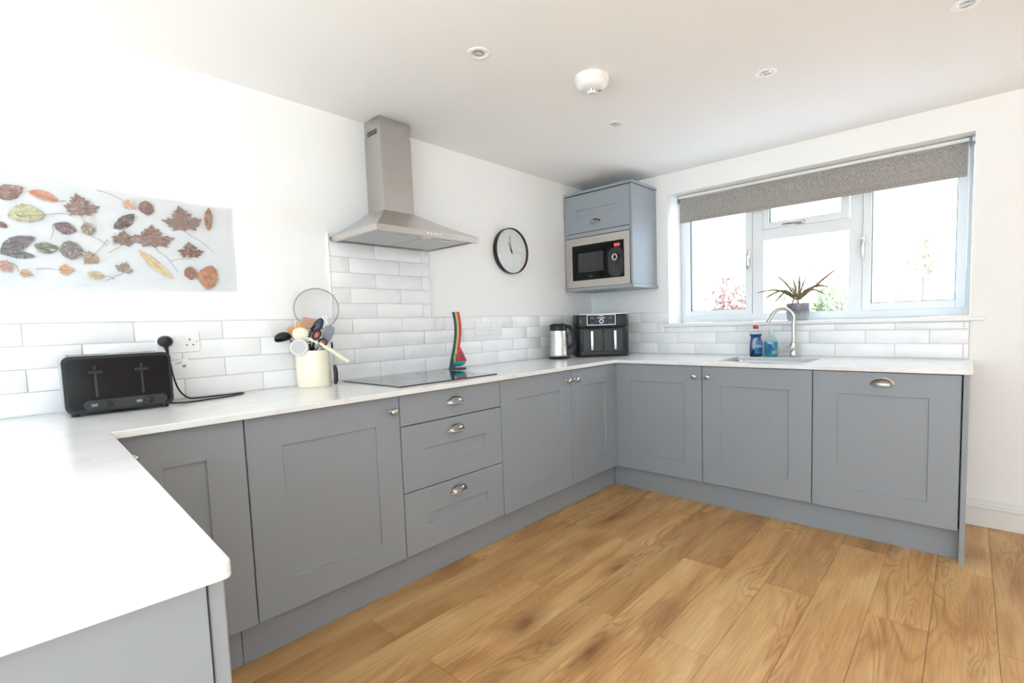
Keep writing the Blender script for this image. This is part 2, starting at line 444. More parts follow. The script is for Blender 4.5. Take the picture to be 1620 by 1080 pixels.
def thing(name, label, cat, loc=(0, 0, 0), rotz=0, group=None, kind=None):
    o = bpy.data.objects.new(name, None); COL.objects.link(o); o.empty_display_size = .1
    o.location = loc; o.rotation_euler = (0, 0, rotz)
    return tag(o, label, cat, group, kind)
def struct(name, bm, material, parent=None, smooth=None):
    o = obj(name, bm, material, parent, smooth=smooth)
    if parent is None: o['kind'] = 'structure'
    return o
def dup(root, loc, rotz=None, label=None, name=None):
    r = root.copy(); COL.objects.link(r); r.location = loc
    if rotz is not None: r.rotation_euler = (0, 0, rotz)
    if label: r['label'] = label
    for ch in list(root.children):
        c = ch.copy(); COL.objects.link(c); c.parent = r
        for g in ch.children:
            d = g.copy(); COL.objects.link(d); d.parent = c
    return r
def text_mesh(txt, size, material, parent, mtx, name='lettering', depth=.0004, align='CENTER'):
    cu = bpy.data.curves.new(name, 'FONT'); cu.body = txt; cu.size = size; cu.extrude = depth; cu.align_x = align; cu.align_y = 'CENTER'
    t = bpy.data.objects.new(name, cu); COL.objects.link(t)
    bpy.context.view_layer.update()
    me = bpy.data.meshes.new_from_object(t.evaluated_get(bpy.context.evaluated_depsgraph_get()))
    bpy.data.objects.remove(t, do_unlink=True)
    me.transform(mtx); me.materials.clear(); me.materials.append(material)
    return link(name, me, parent)

# ------------------------------------------------------------------ room shell
def wall_with_hole(along, a0, a1, t0, t1, z0, z1, h0, h1, hz0, hz1):
    bm = bmesh.new()
    def seg(p0, p1, q0, q1):
        if along == 'x': add_box(bm, p0, p1, t0, t1, q0, q1)
        else: add_box(bm, t0, t1, p0, p1, q0, q1)
    if h0 is None: seg(a0, a1, z0, z1); return bm
    seg(a0, h0, z0, z1); seg(h1, a1, z0, z1)
    if hz0 > z0: seg(h0, h1, z0, hz0)
    seg(h0, h1, hz1, z1)
    return bm
WY0, WY1, WZ0, WZ1 = -2.440, -0.710, 1.100, 2.078          # window opening in wall_right
floor = struct('floor', box(RX-.2, .3, FY-.2, .2, -.12, -.006), M['slab'])
ceiling = struct('ceiling', box(RX-.2, .32, FY-.2, .2, HC, HC+.12), M['ceil'])
wall_back = struct('wall_back', wall_with_hole('x', RX-.2, .32, 0, .2, -.006, HC, None, 0, 0, 0), M['wall'])
wall_right = struct('wall_right', wall_with_hole('y', FY-.2, 0, 0, .32, -.006, HC, WY0, WY1, WZ0, WZ1), M['wall'])
wall_left = struct('wall_left', wall_with_hole('y', FY-.2, 0, RX-.2, RX, -.006, HC, -4.6, -.2, .5, 2.15), M['wall'])
wall_front = struct('wall_front', wall_with_hole('x', RX, 0, FY-.2, FY, -.006, HC, -4.8, -3.0, 0, 2.08), M['wall'])

# oak planks, one object each, laid along x
PW, PLEN = .188, 1.22
full = None
for k in range(-3, 24):
    y1 = -.66 - PW*(k); y0 = y1 - PW
    if y1 > 0.0 or y0 < FY: continue
    if y0 > -.30: continue
    off = -2.505 if k % 2 == 0 else -1.90
    x = off - PLEN*math.ceil((off-RX)/PLEN)
    while x < 0:
        a, b = max(x, RX+.001), min(x+PLEN, -.001)
        if b - a > .02 and not (a > -.5 and y0 > -2.4):
            me = None
            if abs(b-a-PLEN) < 1e-4:
                if full is None: full = mesh_of(box(-PLEN/2+.0005, PLEN/2-.0005, -PW/2+.0005, PW/2-.0005, -.006, 0, bev=.0006, seg=1), 'plank', M['plank'])
                me = full
            else:
                h = (b-a)/2
                me = mesh_of(box(-h+.0005, h-.0005, -PW/2+.0005, PW/2-.0005, -.006, 0, bev=.0006, seg=1), 'plank', M['plank'])
            link('plank', me, floor, ((a+b)/2, (y0+y1)/2, 0))
        x += PLEN

# skirting right of the end panel and round the unseen walls
SK = [(0, 0), (0, .018), (.095, .018), (.10, .022), (.108, .022), (.112, .016), (.122, .016), (.128, .011), (.145, .009), (.15, 0)]
def skirting(name, p0, p1, inward):
    d = Vector(p1)-Vector(p0); L = d.length
    bm = bmesh.new()
    mm = Matrix((Vector((0, 0, 1)), Vector(inward), d.normalized())).transposed().to_4x4(); mm.translation = Vector(p0)
    add_prism(bm, SK, L, mm)
    return struct(name, bm, M['skirting'])
skirting('baseboard_right', (0, -2.446, 0), (0, FY, 0), (-1, 0, 0))
skirting('baseboard_left', (RX, FY, 0), (RX, 0, 0), (1, 0, 0))
skirting('baseboard_back', (RX, 0, 0), (-3.95, 0, 0), (0, -1, 0))

# ------------------------------------------------------------------ wall tiles, one object each
TOP = .893
ROW = .0785
ROWS = [.898 + ROW*i for i in range(10)]
tile_cache = {}
def tile_mesh(wd, ht):
    key = (round(wd, 4), round(ht, 4))
    if key not in tile_cache:
        bm = box(-wd/2, wd/2, -.0045, 0, -ht/2, ht/2, bev=min(.0016, wd/4), seg=2)
        tile_cache[key] = mesh_of(bm, 'tile', M['tile'], 30)
    return tile_cache[key]
def lay(wall, a0, a1, z0, z1, joint, pitch, place):
    g = .003
    n0 = math.floor((a0-joint)/pitch)-1
    s = joint + n0*pitch
    while s < a1:
        p, q = max(s+g/2, a0), min(s+pitch-g/2, a1)
        if q-p > .008: place(wall, p, q, z0+g/2, z1-g/2)
        s += pitch
def place_back(wall, p, q, z0, z1):
    link('tile', tile_mesh(q-p, z1-z0), wall, ((p+q)/2, -.0045, (z0+z1)/2), (R(random.uniform(-.25, .25)), 0, R(random.uniform(-.25, .25))))
def place_right(wall, p, q, z0, z1):
    link('tile', tile_mesh(q-p, z1-z0), wall, (-.0045, -(p+q)/2, (z0+z1)/2), (0, 0, -PI/2+R(random.uniform(-.25, .25))))
TX0 = -3.93
for i in range(4):
    lay(wall_back, TX0, -.009, ROWS[i], ROWS[i+1], -1.723 if i % 2 == 0 else -1.869, .2955, place_back)
for i in range(4, 9):
    lay(wall_back, -2.262, -1.667, ROWS[i], ROWS[i+1], -1.723 if i % 2 == 0 else -1.869, .2955, place_back)
for i in range(4):
    j = .916 if i % 2 == 0 else .773
    if i < 2: lay(wall_right, .010, 2.438, ROWS[i], ROWS[i+1], j, .3, place_right)
    elif i == 2: lay(wall_right, .010, .668, ROWS[i], ROWS[i+1], j, .3, place_right); lay(wall_right, .668, 2.438, ROWS[i], 1.096, .916, .3, place_right)
    else: lay(wall_right, .010, .706, ROWS[i], ROWS[i+1], j, .3, place_right)
GT = ROWS[4]
bm = bmesh.new(); add_box(bm, TX0, 0, -.005, .001, TOP, GT); add_box(bm, -2.265, -1.664, -.005, .001, GT, ROWS[9]); obj('grout', bm, M['grout'], wall_back)
bm = bmesh.new(); add_box(bm, -.005, .001, -2.441, -.005, TOP, 1.097); add_box(bm, -.005, .001, -.709, -.005, 1.097, GT); obj('grout', bm, M['grout'], wall_right)
bm = bmesh.new()
add_box(bm, TX0, -2.265, -.0105, 0, GT, GT+.005, .001); add_box(bm, -1.664, -.0, -.0105, 0, GT, GT+.005, .001)
add_box(bm, -2.270, -2.264, -.0105, 0, GT, 1.64, .001); add_box(bm, -1.665, -1.659, -.0105, 0, GT, 1.64, .001)
obj('tile_edging', bm, M['trim'], wall_back)
bm = bmesh.new(); add_box(bm, -.0105, 0, -.709, -.005, GT, GT+.005, .001); add_box(bm, -.0105, 0, -2.446, -2.441, TOP, 1.096, .001)
obj('tile_edging', bm, M['trim'], wall_right)

# ------------------------------------------------------------------ window
win = thing('window_1', None, None, (0, 0, 0), kind='structure')
def frame_rect(y0, y1, z0, z1, t, x0, x1, bev=.003, tz0=None, tz1=None):
    """rectangular ring in the y/z plane"""
    bm = bmesh.new(); tb = tz0 or t; tt = tz1 or t
    add_box(bm, x0, x1, y0, y0+t, z0, z1, bev); add_box(bm, x0, x1, y1-t, y1, z0, z1, bev)
    add_box(bm, x0, x1, y0+t-.002, y1-t+.002, z0, z0+tb, bev); add_box(bm, x0, x1, y0+t-.002, y1-t+.002, z1-tt, z1, bev)
    return bm
FX0, FX1 = .222, .292
obj('window_frame', frame_rect(WY0+.002, WY1-.002, 1.124, 2.075, .028, FX0, FX1, tz0=.052), M['upvc'], win)
obj('mullion', box(FX0, FX1, -1.322, -1.252, 1.17, 2.05, bev=.003), M['upvc'], win)
obj('mullion', box(FX0, FX1, -1.920, -1.852, 1.17, 2.05, bev=.003), M['upvc'], win)
obj('transom', box(FX0, FX1, -1.854, -1.320, 1.690, 1.760, bev=.003), M['upvc'], win)
def handle(parent, y, z, vertical=True):
    hd = obj('window_handle', box(-.006, 0, -.012, .012, -.03, .03, bev=.003), M['chrome'], parent, (FX0-.014, y, z), (0 if vertical else PI/2, 0, 0))
    bm = tube(spline([(-.006, 0, .012), (-.026, 0, .01), (-.03, 0, -.02), (-.028, 0, -.07), (-.022, 0, -.105)], 5), [.006]*8+[.0075]*10+[.006]*3, 8)
    obj('lever', bm, M['chrome'], hd, smooth=40)
def sash(y0, y1, z0, z1, t=.056):
    s_ = obj('casement', frame_rect(y0, y1, z0, z1, t, FX0-.014, FX1-.02, .004), M['upvc'], win)
    obj('glazing_bead', frame_rect(y0+t-.002, y1-t+.002, z0+t-.002, z1-t+.002, .006, FX0-.004, FX0+.02, .001), M['seal'], s_)
    obj('pane', box(.25, .254, y0+t, y1-t, z0+t, z1-t), M['pane'], s_)
    return s_
sL = sash(-1.250, -.745, 1.170, 2.058, .042); handle(sL, -1.232, 1.60)
sF = sash(-1.846, -1.325, 1.760, 2.058, .042); handle(sF, -1.565, 1.776, False)
sR = sash(-2.420, -1.922, 1.170, 2.058, .046); handle(sR, -1.924+-.02+.02, 1.60)
obj('glazing_bead', frame_rect(-1.853, -1.321, 1.172, 1.692, .006, FX0-.002, FX0+.02, .001), M['upvc'], win)
obj('pane', box(.25, .254, -1.85, -1.322, 1.175, 1.69), M['pane'], win)
obj('window_sill', box(-.028, FX1, -2.500, -.672, 1.098, 1.122, bev=.006, seg=3), M['trim'], win)

# roller blind in the reveal
bl = thing('roller_blind', 'grey woven roller blind half drawn at the top of the kitchen window', 'blind', (.1, -1.585, 2.0))
obj('head_rail', box(-.018, .032, -.83, .83, .052, .072, bev=.003), M['rail'], bl)
obj('roller', lathe([(0, -.825), (.014, -.825), (.014, .825), (0, .825)], 20, axis_m((.008, 0, .036), (0, 1, 0))), M['blind'], bl, smooth=40)
bm = bmesh.new()
N = 24
for i in range(N+1): pass
prof = [(-.008, .045), (-.010, .02), (-.008, -.04), (-.007, -.09), (-.008, -.118)]
add_prism(bm, [(x, z) for x, z in prof] + [(x+.0012, z) for x, z in reversed(prof)], 1.648, Matrix(((1, 0, 0, 0), (0, 0, 1, -.826), (0, 1, 0, 0), (0, 0, 0, 1))))
obj('fabric', bm, M['blind'], bl)
obj('hem_bar', box(-.013, -.003, -.826, .822, -.128, -.104, bev=.004), M['blind'], bl)
for y in (-.838, .834): obj('bracket', box(-.02, .03, y-.005, y+.005, .02, .074, bev=.003), M['bracket'], bl)
bm = tube([(.0, -.832, .03), (.0, -.834, -.3), (.0, -.834, -.62), (.012, -.834, -.62), (.012, -.834, .03)], .0014, 5)
obj('pull_chain', bm, M['white'], bl)

# ------------------------------------------------------------------ garden seen through the window
neutral_ground = struct('ground', box(.34, 40, -25, 25, -.5, -.15), M['neutral_ground'])  # unseen ground, kept neutral grey so its bounce leaves the ceiling untinted
struct('ground_patio', box(-16, 6, FY-14, FY-.25, -.5, -.05), M['pave'])
struct('ground_side_path', box(-16, RX-.25, FY-.25, 12, -.5, -.05), M['pave'])
def shrub(name, label, loc, r, n, m_, size, trunk=.3, group=None):
    t = thing(name, label, 'shrub' if 'shrub' in name else 'tree', loc, group=group)
    rnd = random.Random(hash(round(loc[0]*10+loc[1]*7)) & 0xffff)
    bm = bmesh.new()
    for i in range(n):
        while True:
            p = Vector((rnd.uniform(-1, 1), rnd.uniform(-1, 1), rnd.uniform(-1, 1)))
            if .35 < p.length < 1: break
        lump = .75+.35*math.sin(p.x*5+loc[0])*math.sin(p.y*6)*math.cos(p.z*5)
        c = Vector((p.x*r[0], p.y*r[1], p.z*r[2]))*lump + Vector((0, 0, trunk+r[2]))
        d = Euler((rnd.uniform(0, 6), rnd.uniform(0, 6), rnd.uniform(0, 6))).to_matrix()
        s = size*rnd.uniform(.6, 1.3)
        q = [d @ Vector(v) + c for v in ((-s, 0, 0), (0, -s*.45, s*.1), (s, 0, 0), (0, s*.45, s*.1))]
        bm.faces.new([bm.verts.new(v) for v in q])
    o = obj('foliage', bm, m_, t); o['kind'] = 'stuff'
    obj('stem', tube([(0, 0, 0), (.05, .02, trunk*.6), (0, 0, trunk+r[2]*.9)], [.06, .05, .02], 8), M['bark'], t)
    return t
shrub('garden_shrub', 'copper leaved shrub beyond the left window pane', (4.2, .35, -.15), (.55, .42, .92), 900, M['folr'], .06)
shrub('garden_shrub', 'low green shrub behind the potted plant outside', (4.4, -.95, -.15), (.5, .36, .76), 900, M['folg'], .06)
shrub('garden_tree', 'pale leafy tree far behind the middle window pane', (13.5, 1.6, -.15), (1.0, 1.6, 1.25), 700, M['foly'], .09, .5)
shrub('garden_tree', 'pale yellow green tree beyond the right window pane', (9.0, -1.75, -.15), (.6, .35, .6), 160, M['foly'], .09, 1.7)
fn = thing('garden_fence', 'low reddish timber fence across the garden outside', 'fence', (11.5, -1.55, -.15))
for k in range(3): obj('rail', box(-.03, .03, -.95, .95, .62+.5*k, .74+.5*k), M['fence'], fn)
for k in range(4): obj('post', box(-.06, .06, -.9+.6*k-.06, -.9+.6*k+.06, 0, 1.85), M['fence'], fn)
cr = thing('parked_car', 'pale blue parked car just visible beside the green shrub outside', 'car', (10.5, -.62, -.15), R(90))
body = [(-2.0, .3), (2.0, .3), (2.05, .7), (1.9, .85), (1.0, .95), (.45, 1.38), (-1.0, 1.42), (-1.7, 1.0), (-2.05, .9)]
obj('body', prism(body, 1.6, Matrix(((1, 0, 0, 0), (0, 0, 1, -.8), (0, 1, 0, 0), (0, 0, 0, 1))), .04), M['carw'], cr)
obj('side_window', prism([(.85, .97), (.4, 1.32), (-.95, 1.35), (-1.4, 1.0)], 1.62, Matrix(((1, 0, 0, 0), (0, 0, 1, -.81), (0, 1, 0, 0), (0, 0, 0, 1)))), M['carg'], cr)
for x in (-1.3, 1.3):
    for y in (-.72, .72): obj('wheel', lathe([(0, -.09), (.3, -.09), (.31, 0), (.3, .09), (0, .09)], 20, axis_m((x, y, .31), (0, 1, 0))), M['tyre'], cr)

# patio doors behind the camera
pd = thing('door_1', None, None, (0, 0, 0), kind='structure')
for k in range(2):
    x0 = -4.798+.899*k
    bm = bmesh.new(); X1 = x0+.897
    for a in ((x0, x0+.07, .0, 2.078), (X1-.07, X1, .0, 2.078), (x0+.07, X1-.07, .0, .09), (x0+.07, X1-.07, 2.0, 2.078)):
        add_box(bm, a[0], a[1], FY-.13, FY-.07, a[2], a[3], .003)
    lf = obj('door_leaf', bm, M['upvc'], pd)
    obj('pane', box(x0+.07, X1-.07, FY-.102, FY-.098, .09, 2.0), M['pane'], lf)

wl = thing('window_2', None, None, (0, 0, 0), kind='structure')  # unseen side window, widened to let in more daylight
for k in range(3):
    y0 = -4.598+1.466*k
    lf = obj('casement', frame_rect(y0, y0+1.464, .501, 2.149, .06, RX-.13, RX-.07), M['upvc'], wl)
    obj('pane', box(RX-.102, RX-.098, y0+.06, y0+1.404, .561, 2.089), M['pane'], lf)

# ------------------------------------------------------------------ kitchen units
def shaker(wd, ht, recess=True, rail=.112, dep=.0075, th=.02):
    """door slab: front face at y=0, back at y=th, x 0..wd, z 0..ht, with a sunk centre panel"""
    bm = bmesh.new()
    if not recess:
        add_box(bm, 0, wd, 0, th, 0, ht, .0025, 2); return bm
    rx, rz = rail, rail
    if ht < .4: rz = ht*.37; 
    o = [(0, 0), (wd, 0), (wd, ht), (0, ht)]
    e = .002
    rings = [
        [(x, th, z) for x, z in o],
        [(x, e, z) for x, z in o],
        [(x + (e if x == 0 else -e), 0, z + (e if z == 0 else -e)) for x, z in o],
    ]
    i0 = [(rx, rz), (wd-rx, rz), (wd-rx, ht-rz), (rx, ht-rz)]
    if ht < .4: i0 = [(rx, .115), (wd-rx, .115), (wd-rx, ht-.115), (rx, ht-.115)]
    rings.append([(x, 0, z) for x, z in i0])
    cx, cz = wd/2, ht/2
    ins = lambda p, d: (p[0]+(d if p[0] < cx else -d), p[1]+(d if p[1] < cz else -d))
    rings.append([(ins(p, .0012)[0], dep*.8, ins(p, .0012)[1]) for p in i0])
    rings.append([(ins(p, .0042)[0], dep, ins(p, .0042)[1]) for p in i0])
    V = [[bm.verts.new(c) for c in rg] for rg in rings]
    bm.faces.new(V[0])
    for a, b in zip(V, V[1:]):
        for i in range(4):
            j = (i+1) % 4; bm.faces.new((a[i], a[j], b[j], b[i]))
    bm.faces.new(list(reversed(V[-1])))
    return bm
knob_me = mesh_of(lathe([(0, 0), (.009, 0), (.0095, .003), (.006, .006), (.0055, .014), (.010, .019), (.0155, .024), (.016, .028), (.0135, .032), (.007, .0345), (0, .035)], 24, axis_m((0, 0, 0), (0, -1, 0))), 'knob', M['chrome'], 40)
def cup_bm():
    bm = bmesh.new(); W_, H_, D_ = .046, .032, .024; nu, nv = 20, 8
    rows = []
    for i in range(nv+1):
        b_ = PI/2*i/nv
        row = []
        for k in range(nu+1):
            a = PI*k/nu
            row.append(bm.verts.new((W_*math.cos(a)*math.cos(b_*.98), -D_*math.sin(b_)-.001, H_*math.sin(a)*math.cos(b_*.98))))
        rows.append(row)
    # dome from the wall rim to the front lip, open below
    for a, b in zip(rows, rows[1:]):
        for k in range(nu): bm.faces.new((a[k], a[k+1], b[k+1], b[k]))
    bmesh.ops.solidify(bm, geom=bm.faces[:], thickness=.0025)
    fl = [(W_*1.13*math.cos(PI*k/nu), H_*1.16*math.sin(PI*k/nu)) for k in range(nu+1)]
    inn = [(W_*.97*math.cos(PI*k/nu), H_*.97*math.sin(PI*k/nu)) for k in range(nu+1)]
    A = [bm.verts.new((x, -.0025, z)) for x, z in fl]; B = [bm.verts.new((x, -.0025, z)) for x, z in inn]
    A2 = [bm.verts.new((x, 0, z)) for x, z in fl]
    for k in range(nu):
        bm.faces.new((A[k], A[k+1], B[k+1], B[k])); bm.faces.new((A[k], A2[k], A2[k+1], A[k+1]))
    # rolled lower lip
    add_tube(bm, [(-W_*1.02, -.004, 0), (-W_*.8, -.016, -.001), (-W_*.4, -.0245, -.001), (0, -.027, -.001), (W_*.4, -.0245, -.001), (W_*.8, -.016, -.001), (W_*1.02, -.004, 0)], .0028, 8)
    return bm
cup_me = mesh_of(cup_bm(), 'cup_handle', M['chrome'], 50)
DB, DT = .150, .868
def unit(label, loc, rotz, wd, knob=None, cup=False, depth=.555, name='base_cabinet', drawers=None):
    """origin: front left bottom of the door plane; local x = width, y = into the wall"""
    t = thing(name, label, 'cabinet', loc, rotz, 'grey shaker base cabinets')
    bm = bmesh.new()
    s = .018; y0, y1 = .022, depth
    add_box(bm, .0005, s, y0, y1, DB, DT); add_box(bm, wd-s, wd-.0005, y0, y1, DB, DT)
    add_box(bm, s, wd-s, y0, y1, DB, DB+s); add_box(bm, s, wd-s, y1-.008, y1, DB+s, DT); add_box(bm, s, wd-s, y0, y0+.1, DT-s, DT)
    obj('carcass', bm, M['carcass'], t)
    g = .0018
    if drawers:
        z = DT
        for i, (h, rec) in enumerate(drawers):
            d = obj('drawer_front', shaker(wd-2*g, h-.004, rec), M['grey'], t, (g, 0, z-h+.002), smooth=None)
            hz = h*.47 if not rec else h-.068
            if cup: link('cup_handle', cup_me, d, (wd/2-g, 0, hz))
            z -= h
    else:
        d = obj('door', shaker(wd-2*g, DT-DB-.002), M['grey'], t, (g, 0, DB))
        if knob == 'r': link('knob', knob_me, d, (wd-.042, 0, DT-DB-.064))
        if knob == 'l': link('knob', knob_me, d, (.040, 0, DT-DB-.064))
        if cup: link('cup_handle', cup_me, d, (wd/2, 0, DT-DB-.062))
    return t
FY_ = -.598
unit('cabinet door at the far left tucked beside the peninsula', (-3.226, FY_, 0), 0, 3.226-2.885, knob='l')
unit('tall wide cabinet door left of the three drawers', (-2.885, FY_, 0), 0, .595, knob='r')
unit('three drawer unit with cup handles under the black hob', (-2.290, FY_, 0), 0, .598, cup=True, name='drawer_cabinet', drawers=[(.138, False), (.296, True), (.284, True)])
unit('wide cabinet door right of the three drawers', (-1.692, FY_, 0), 0, .600, knob='r')
unit('narrow corner cabinet door beside the inner corner on the hob run', (-1.092, FY_, 0), 0, .488, knob='l')
unit('corner cabinet door under the air fryer on the sink run', (FY_, -.604, 0), -PI/2, .613, knob='r')
unit('cabinet door below the sink', (FY_, -1.218, 0), -PI/2, .602, knob='l')
unit('integrated dishwasher door with cup handle at the end of the sink run', (FY_, -1.821, 0), -PI/2, .600, cup=True, name='dishwasher')
tag(obj('corner_post', box(-.606, -.582, -.606, -.582, DB, DT), M['carcass']), 'thin grey post filling the inner corner between the cabinet runs', 'post')
tag(obj('end_panel', box(-.604, -.012, -2.446, -2.4255, 0, .8705, bev=.001), M['carcass']), 'tall grey end panel closing the dishwasher side', 'panel')
# plinths
tag(obj('plinth', box(-2.925, -.545, -.545, -.530, 0, .146, bev=.001), M['grey']), 'grey plinth board under the hob run cabinets', 'plinth')
tag(obj('plinth', box(-3.24, -2.927, -.545, -.530, 0, .146, bev=.001), M['grey']), 'short grey plinth board under the far left cabinet', 'plinth')
tag(obj('plinth', box(-.545, -.530, -2.4250, -.547, 0, .146, bev=.001), M['grey']), 'grey plinth board under the sink run cabinets', 'plinth')

# peninsula (slightly out of square)
PA = R(-2.6)
pen = thing('peninsula_cabinet', 'grey peninsula end panel and door edge at bottom left', 'cabinet', (-3.238, -.66, 0), PA)
# local: x = right (kitchen side), y = along the room, origin at the inner corner under the worktop
obj('carcass', box(-.60, -.034, -1.085, -.02, .15, .868), M['carcass'], pen)
obj('end_panel', box(-.62, -.0125, -1.112, -1.088, 0, .8695, bev=.001), M['grey'], pen)
obj('back_panel', box(-.645, -.622, -1.112, -.0, 0, .8695, bev=.001), M['grey'], pen)
for k in range(2): obj('door', box(-.0105, .0065, -1.108+.54*k, -.572+.54*k, .15, .866, bev=.002), M['grey'], pen)
obj('plinth', box(-.10, -.085, -1.085, -.02, 0, .146), M['grey'], pen)

# worktop: one continuous slab with the sink cut out
def pen_pt(x, y):
    c, s = math.cos(PA), math.sin(PA); return (-3.238+c*x-s*y, -.66+s*x+c*y)
outer = [(-.002, -.002), (-3.93, -.002), pen_pt(-.66, -1.128), pen_pt(.012, -1.128), pen_pt(.012, .024), (-.624, -.624), (-.624, -2.458), (-.002, -2.458)]
# round the free corner of the peninsula a little
def rnd_corner(p, a, b, r=.012, n=4):
    P, A, B = Vector(p), Vector(a), Vector(b); u_ = (A-P).normalized(); v_ = (B-P).normalized()
    return [tuple((P+u_*r)*(1-t)**2 + P*2*t*(1-t) + (P+v_*r)*t*t) for t in [i/n for i in range(n+1)]]
outer = outer[:3] + rnd_corner(outer[3], outer[2], outer[4]) + outer[4:]
SX0, SX1, SY0, SY1 = -.505, -.135, -1.765, -1.275
inner = [(x, y) for x, y in rrect(SX1-SX0, SY1-SY0, .02, 4, (SX0+SX1)/2, (SY0+SY1)/2)]
def worktop_bm(z0, z1):
    bm = bmesh.new(); es = []
    for lp in (outer, inner):
        vs = [bm.verts.new((x, y, z1)) for x, y in lp]
        for i in range(len(vs)): es.append(bm.edges.new((vs[i], vs[(i+1) % len(vs)])))
    bmesh.ops.triangle_fill(bm, edges=es, use_beauty=True, use_dissolve=True)
    bmesh.ops.recalc_face_normals(bm, faces=bm.faces)
    top = bm.faces[:]
    ret = bmesh.ops.extrude_face_region(bm, geom=top)
    for v in ret['geom']:
        if isinstance(v, bmesh.types.BMVert): v.co.z = z0
    bmesh.ops.recalc_face_normals(bm, faces=bm.faces)
    rim = [e for e in bm.edges if len(e.link_faces) == 2 and abs(e.verts[0].co.z-e.verts[1].co.z) < 1e-6 and abs(e.link_faces[0].normal.z-e.link_faces[1].normal.z) > .5]
    bmesh.ops.bevel(bm, geom=rim, offset=.0025, segments=2, affect='EDGES', profile=.5)
    return bm
tag(obj('worktop', worktop_bm(.8715, TOP), M['quartz']), 'white veined quartz worktop running round the peninsula, hob and sink', 'worktop')
sk = thing('sink', 'undermounted steel sink bowl set in the white worktop', 'sink', ((SX0+SX1)/2, (SY0+SY1)/2, .70))
bm = bmesh.new(); W2, H2 = (SX1-SX0)/2+.004, (SY1-SY0)/2+.004
prev = None
for z, ins_ in ((.1715, -.012), (.1715, 0), (.02, .012), (.004, .03), (0, .06)):
    lp = [bm.verts.new((x, y, z)) for x, y in rrect(2*(W2-ins_), 2*(H2-ins_), .03, 5)]
    if prev:
        for i in range(len(lp)): bm.faces.new((prev[i], prev[(i+1) % len(lp)], lp[(i+1) % len(lp)], lp[i]))
    prev = lp
bm.faces.new(prev)
obj('bowl', bm, M['sinkst'], sk, smooth=40)
obj('drain', lathe([(0, .004), (.03, .004), (.04, .002), (.042, .0005)], 24), M['chrome'], sk, (.05, 0, 0), smooth=40)

# ------------------------------------------------------------------ hob and hood
hob = thing('induction_hob', 'black glass induction hob set in the worktop below the hood', 'hob', (-1.953, -.29, TOP))
obj('glass_top', box(-.297, .297, -.255, .255, .0003, .0055, bev=.0022, seg=2), M['bglass'], hob)
bm = bmesh.new()
for x, y, r in ((-.145, .12, .095), (.145, .12, .075), (-.145, -.10, .075), (.145, -.10, .095)):
    add_lathe(bm, [(r, .0056), (r+.0015, .0058), (r+.003, .0056)], 40, Matrix.Translation((x, y, 0)))
z_ = obj('zone_markings', bm, M['greyprint'], hob)

hood = thing('cooker_hood', 'brushed steel pyramid chimney hood over the hob', 'extractor hood', (-1.955, 0, 1.595))
CH = HC-1.595
cx0, cx1 = -.077, .101
obj('chimney_upper', box(cx0+.0005, cx1-.0005, -.151, -.001, .55, CH-.0008, bev=.0015), M['steel'], hood)
obj('chimney_lower', box(cx0-.002+.0, cx1+.002, -.1525, -.0005, .163, .555, bev=.0015), M['steel'], hood)
bm = bmesh.new()
lo = [(-.300, -.001), (.300, -.001), (.300, -.442), (-.300, -.442)]
hi = [(cx0-.006, -.001), (cx1+.006, -.001), (cx1+.006, -.157), (cx0-.006, -.157)]
rings = [[(x, y, 0) for x, y in lo], [(x, y, .026) for x, y in lo], [(x, y, .166) for x, y in hi]]
# concave sweep of the pyramid
mid = lambda f, z: [(lo[i][0]+(hi[i][0]-lo[i][0])*f, lo[i][1]+(hi[i][1]-lo[i][1])*f, z) for i in range(4)]
rings = [rings[0], rings[1], mid(.35, .070), mid(.70, .118), rings[2]]
ix = lambda d, z: [(x-d if x > 0 else x+d, y-d if y > -.1 else y+d, z) for x, y in lo]
rings = [ix(.022, .012), ix(.022, 0)] + rings
V = [[bm.verts.new(c) for c in rg] for rg in rings]
for a, b in zip(V, V[1:]):
    for i in range(4): bm.faces.new((a[i], a[(i+1) % 4], b[(i+1) % 4], b[i]))
bm.faces.new(list(reversed(V[0]))); bm.faces.new(V[-1])
obj('canopy', bm, M['steel_h'], hood)
for x0 in (-.262, .004):
    f_ = obj('grease_filter', box(x0, x0+.258, -.40, -.06, .003, .0115, bev=.001), M['filt'], hood)
    obj('latch', box(x0+.10, x0+.16, -.375, -.35, .0005, .003, bev=.0008), M['steelp'], f_)
obj('lamp', lathe([(0, .004), (.026, .004), (.028, .002), (.028, .012)], 20), M['lens'], hood, (.0, -.412+.02, -.002))
for k in range(5): obj('button', lathe([(0, 0), (.0055, 0), (.0055, .004), (.0048, .005), (0, .005)], 14, axis_m((0, 0, 0), (0, -1, 0))), M['white'], hood, (-.03+.018*k, -.442, .013), smooth=40)
vs_me = mesh_of(box(-.0008, .0004, -.0038, .0038, -.0032, .0032), 'vent_slot', M['dark'])
for r_ in range(4):
    for k in range(9): link('vent_slot', vs_me, hood, (cx0+.0005, -.032-.0105*k, .565-.009*r_+.012))

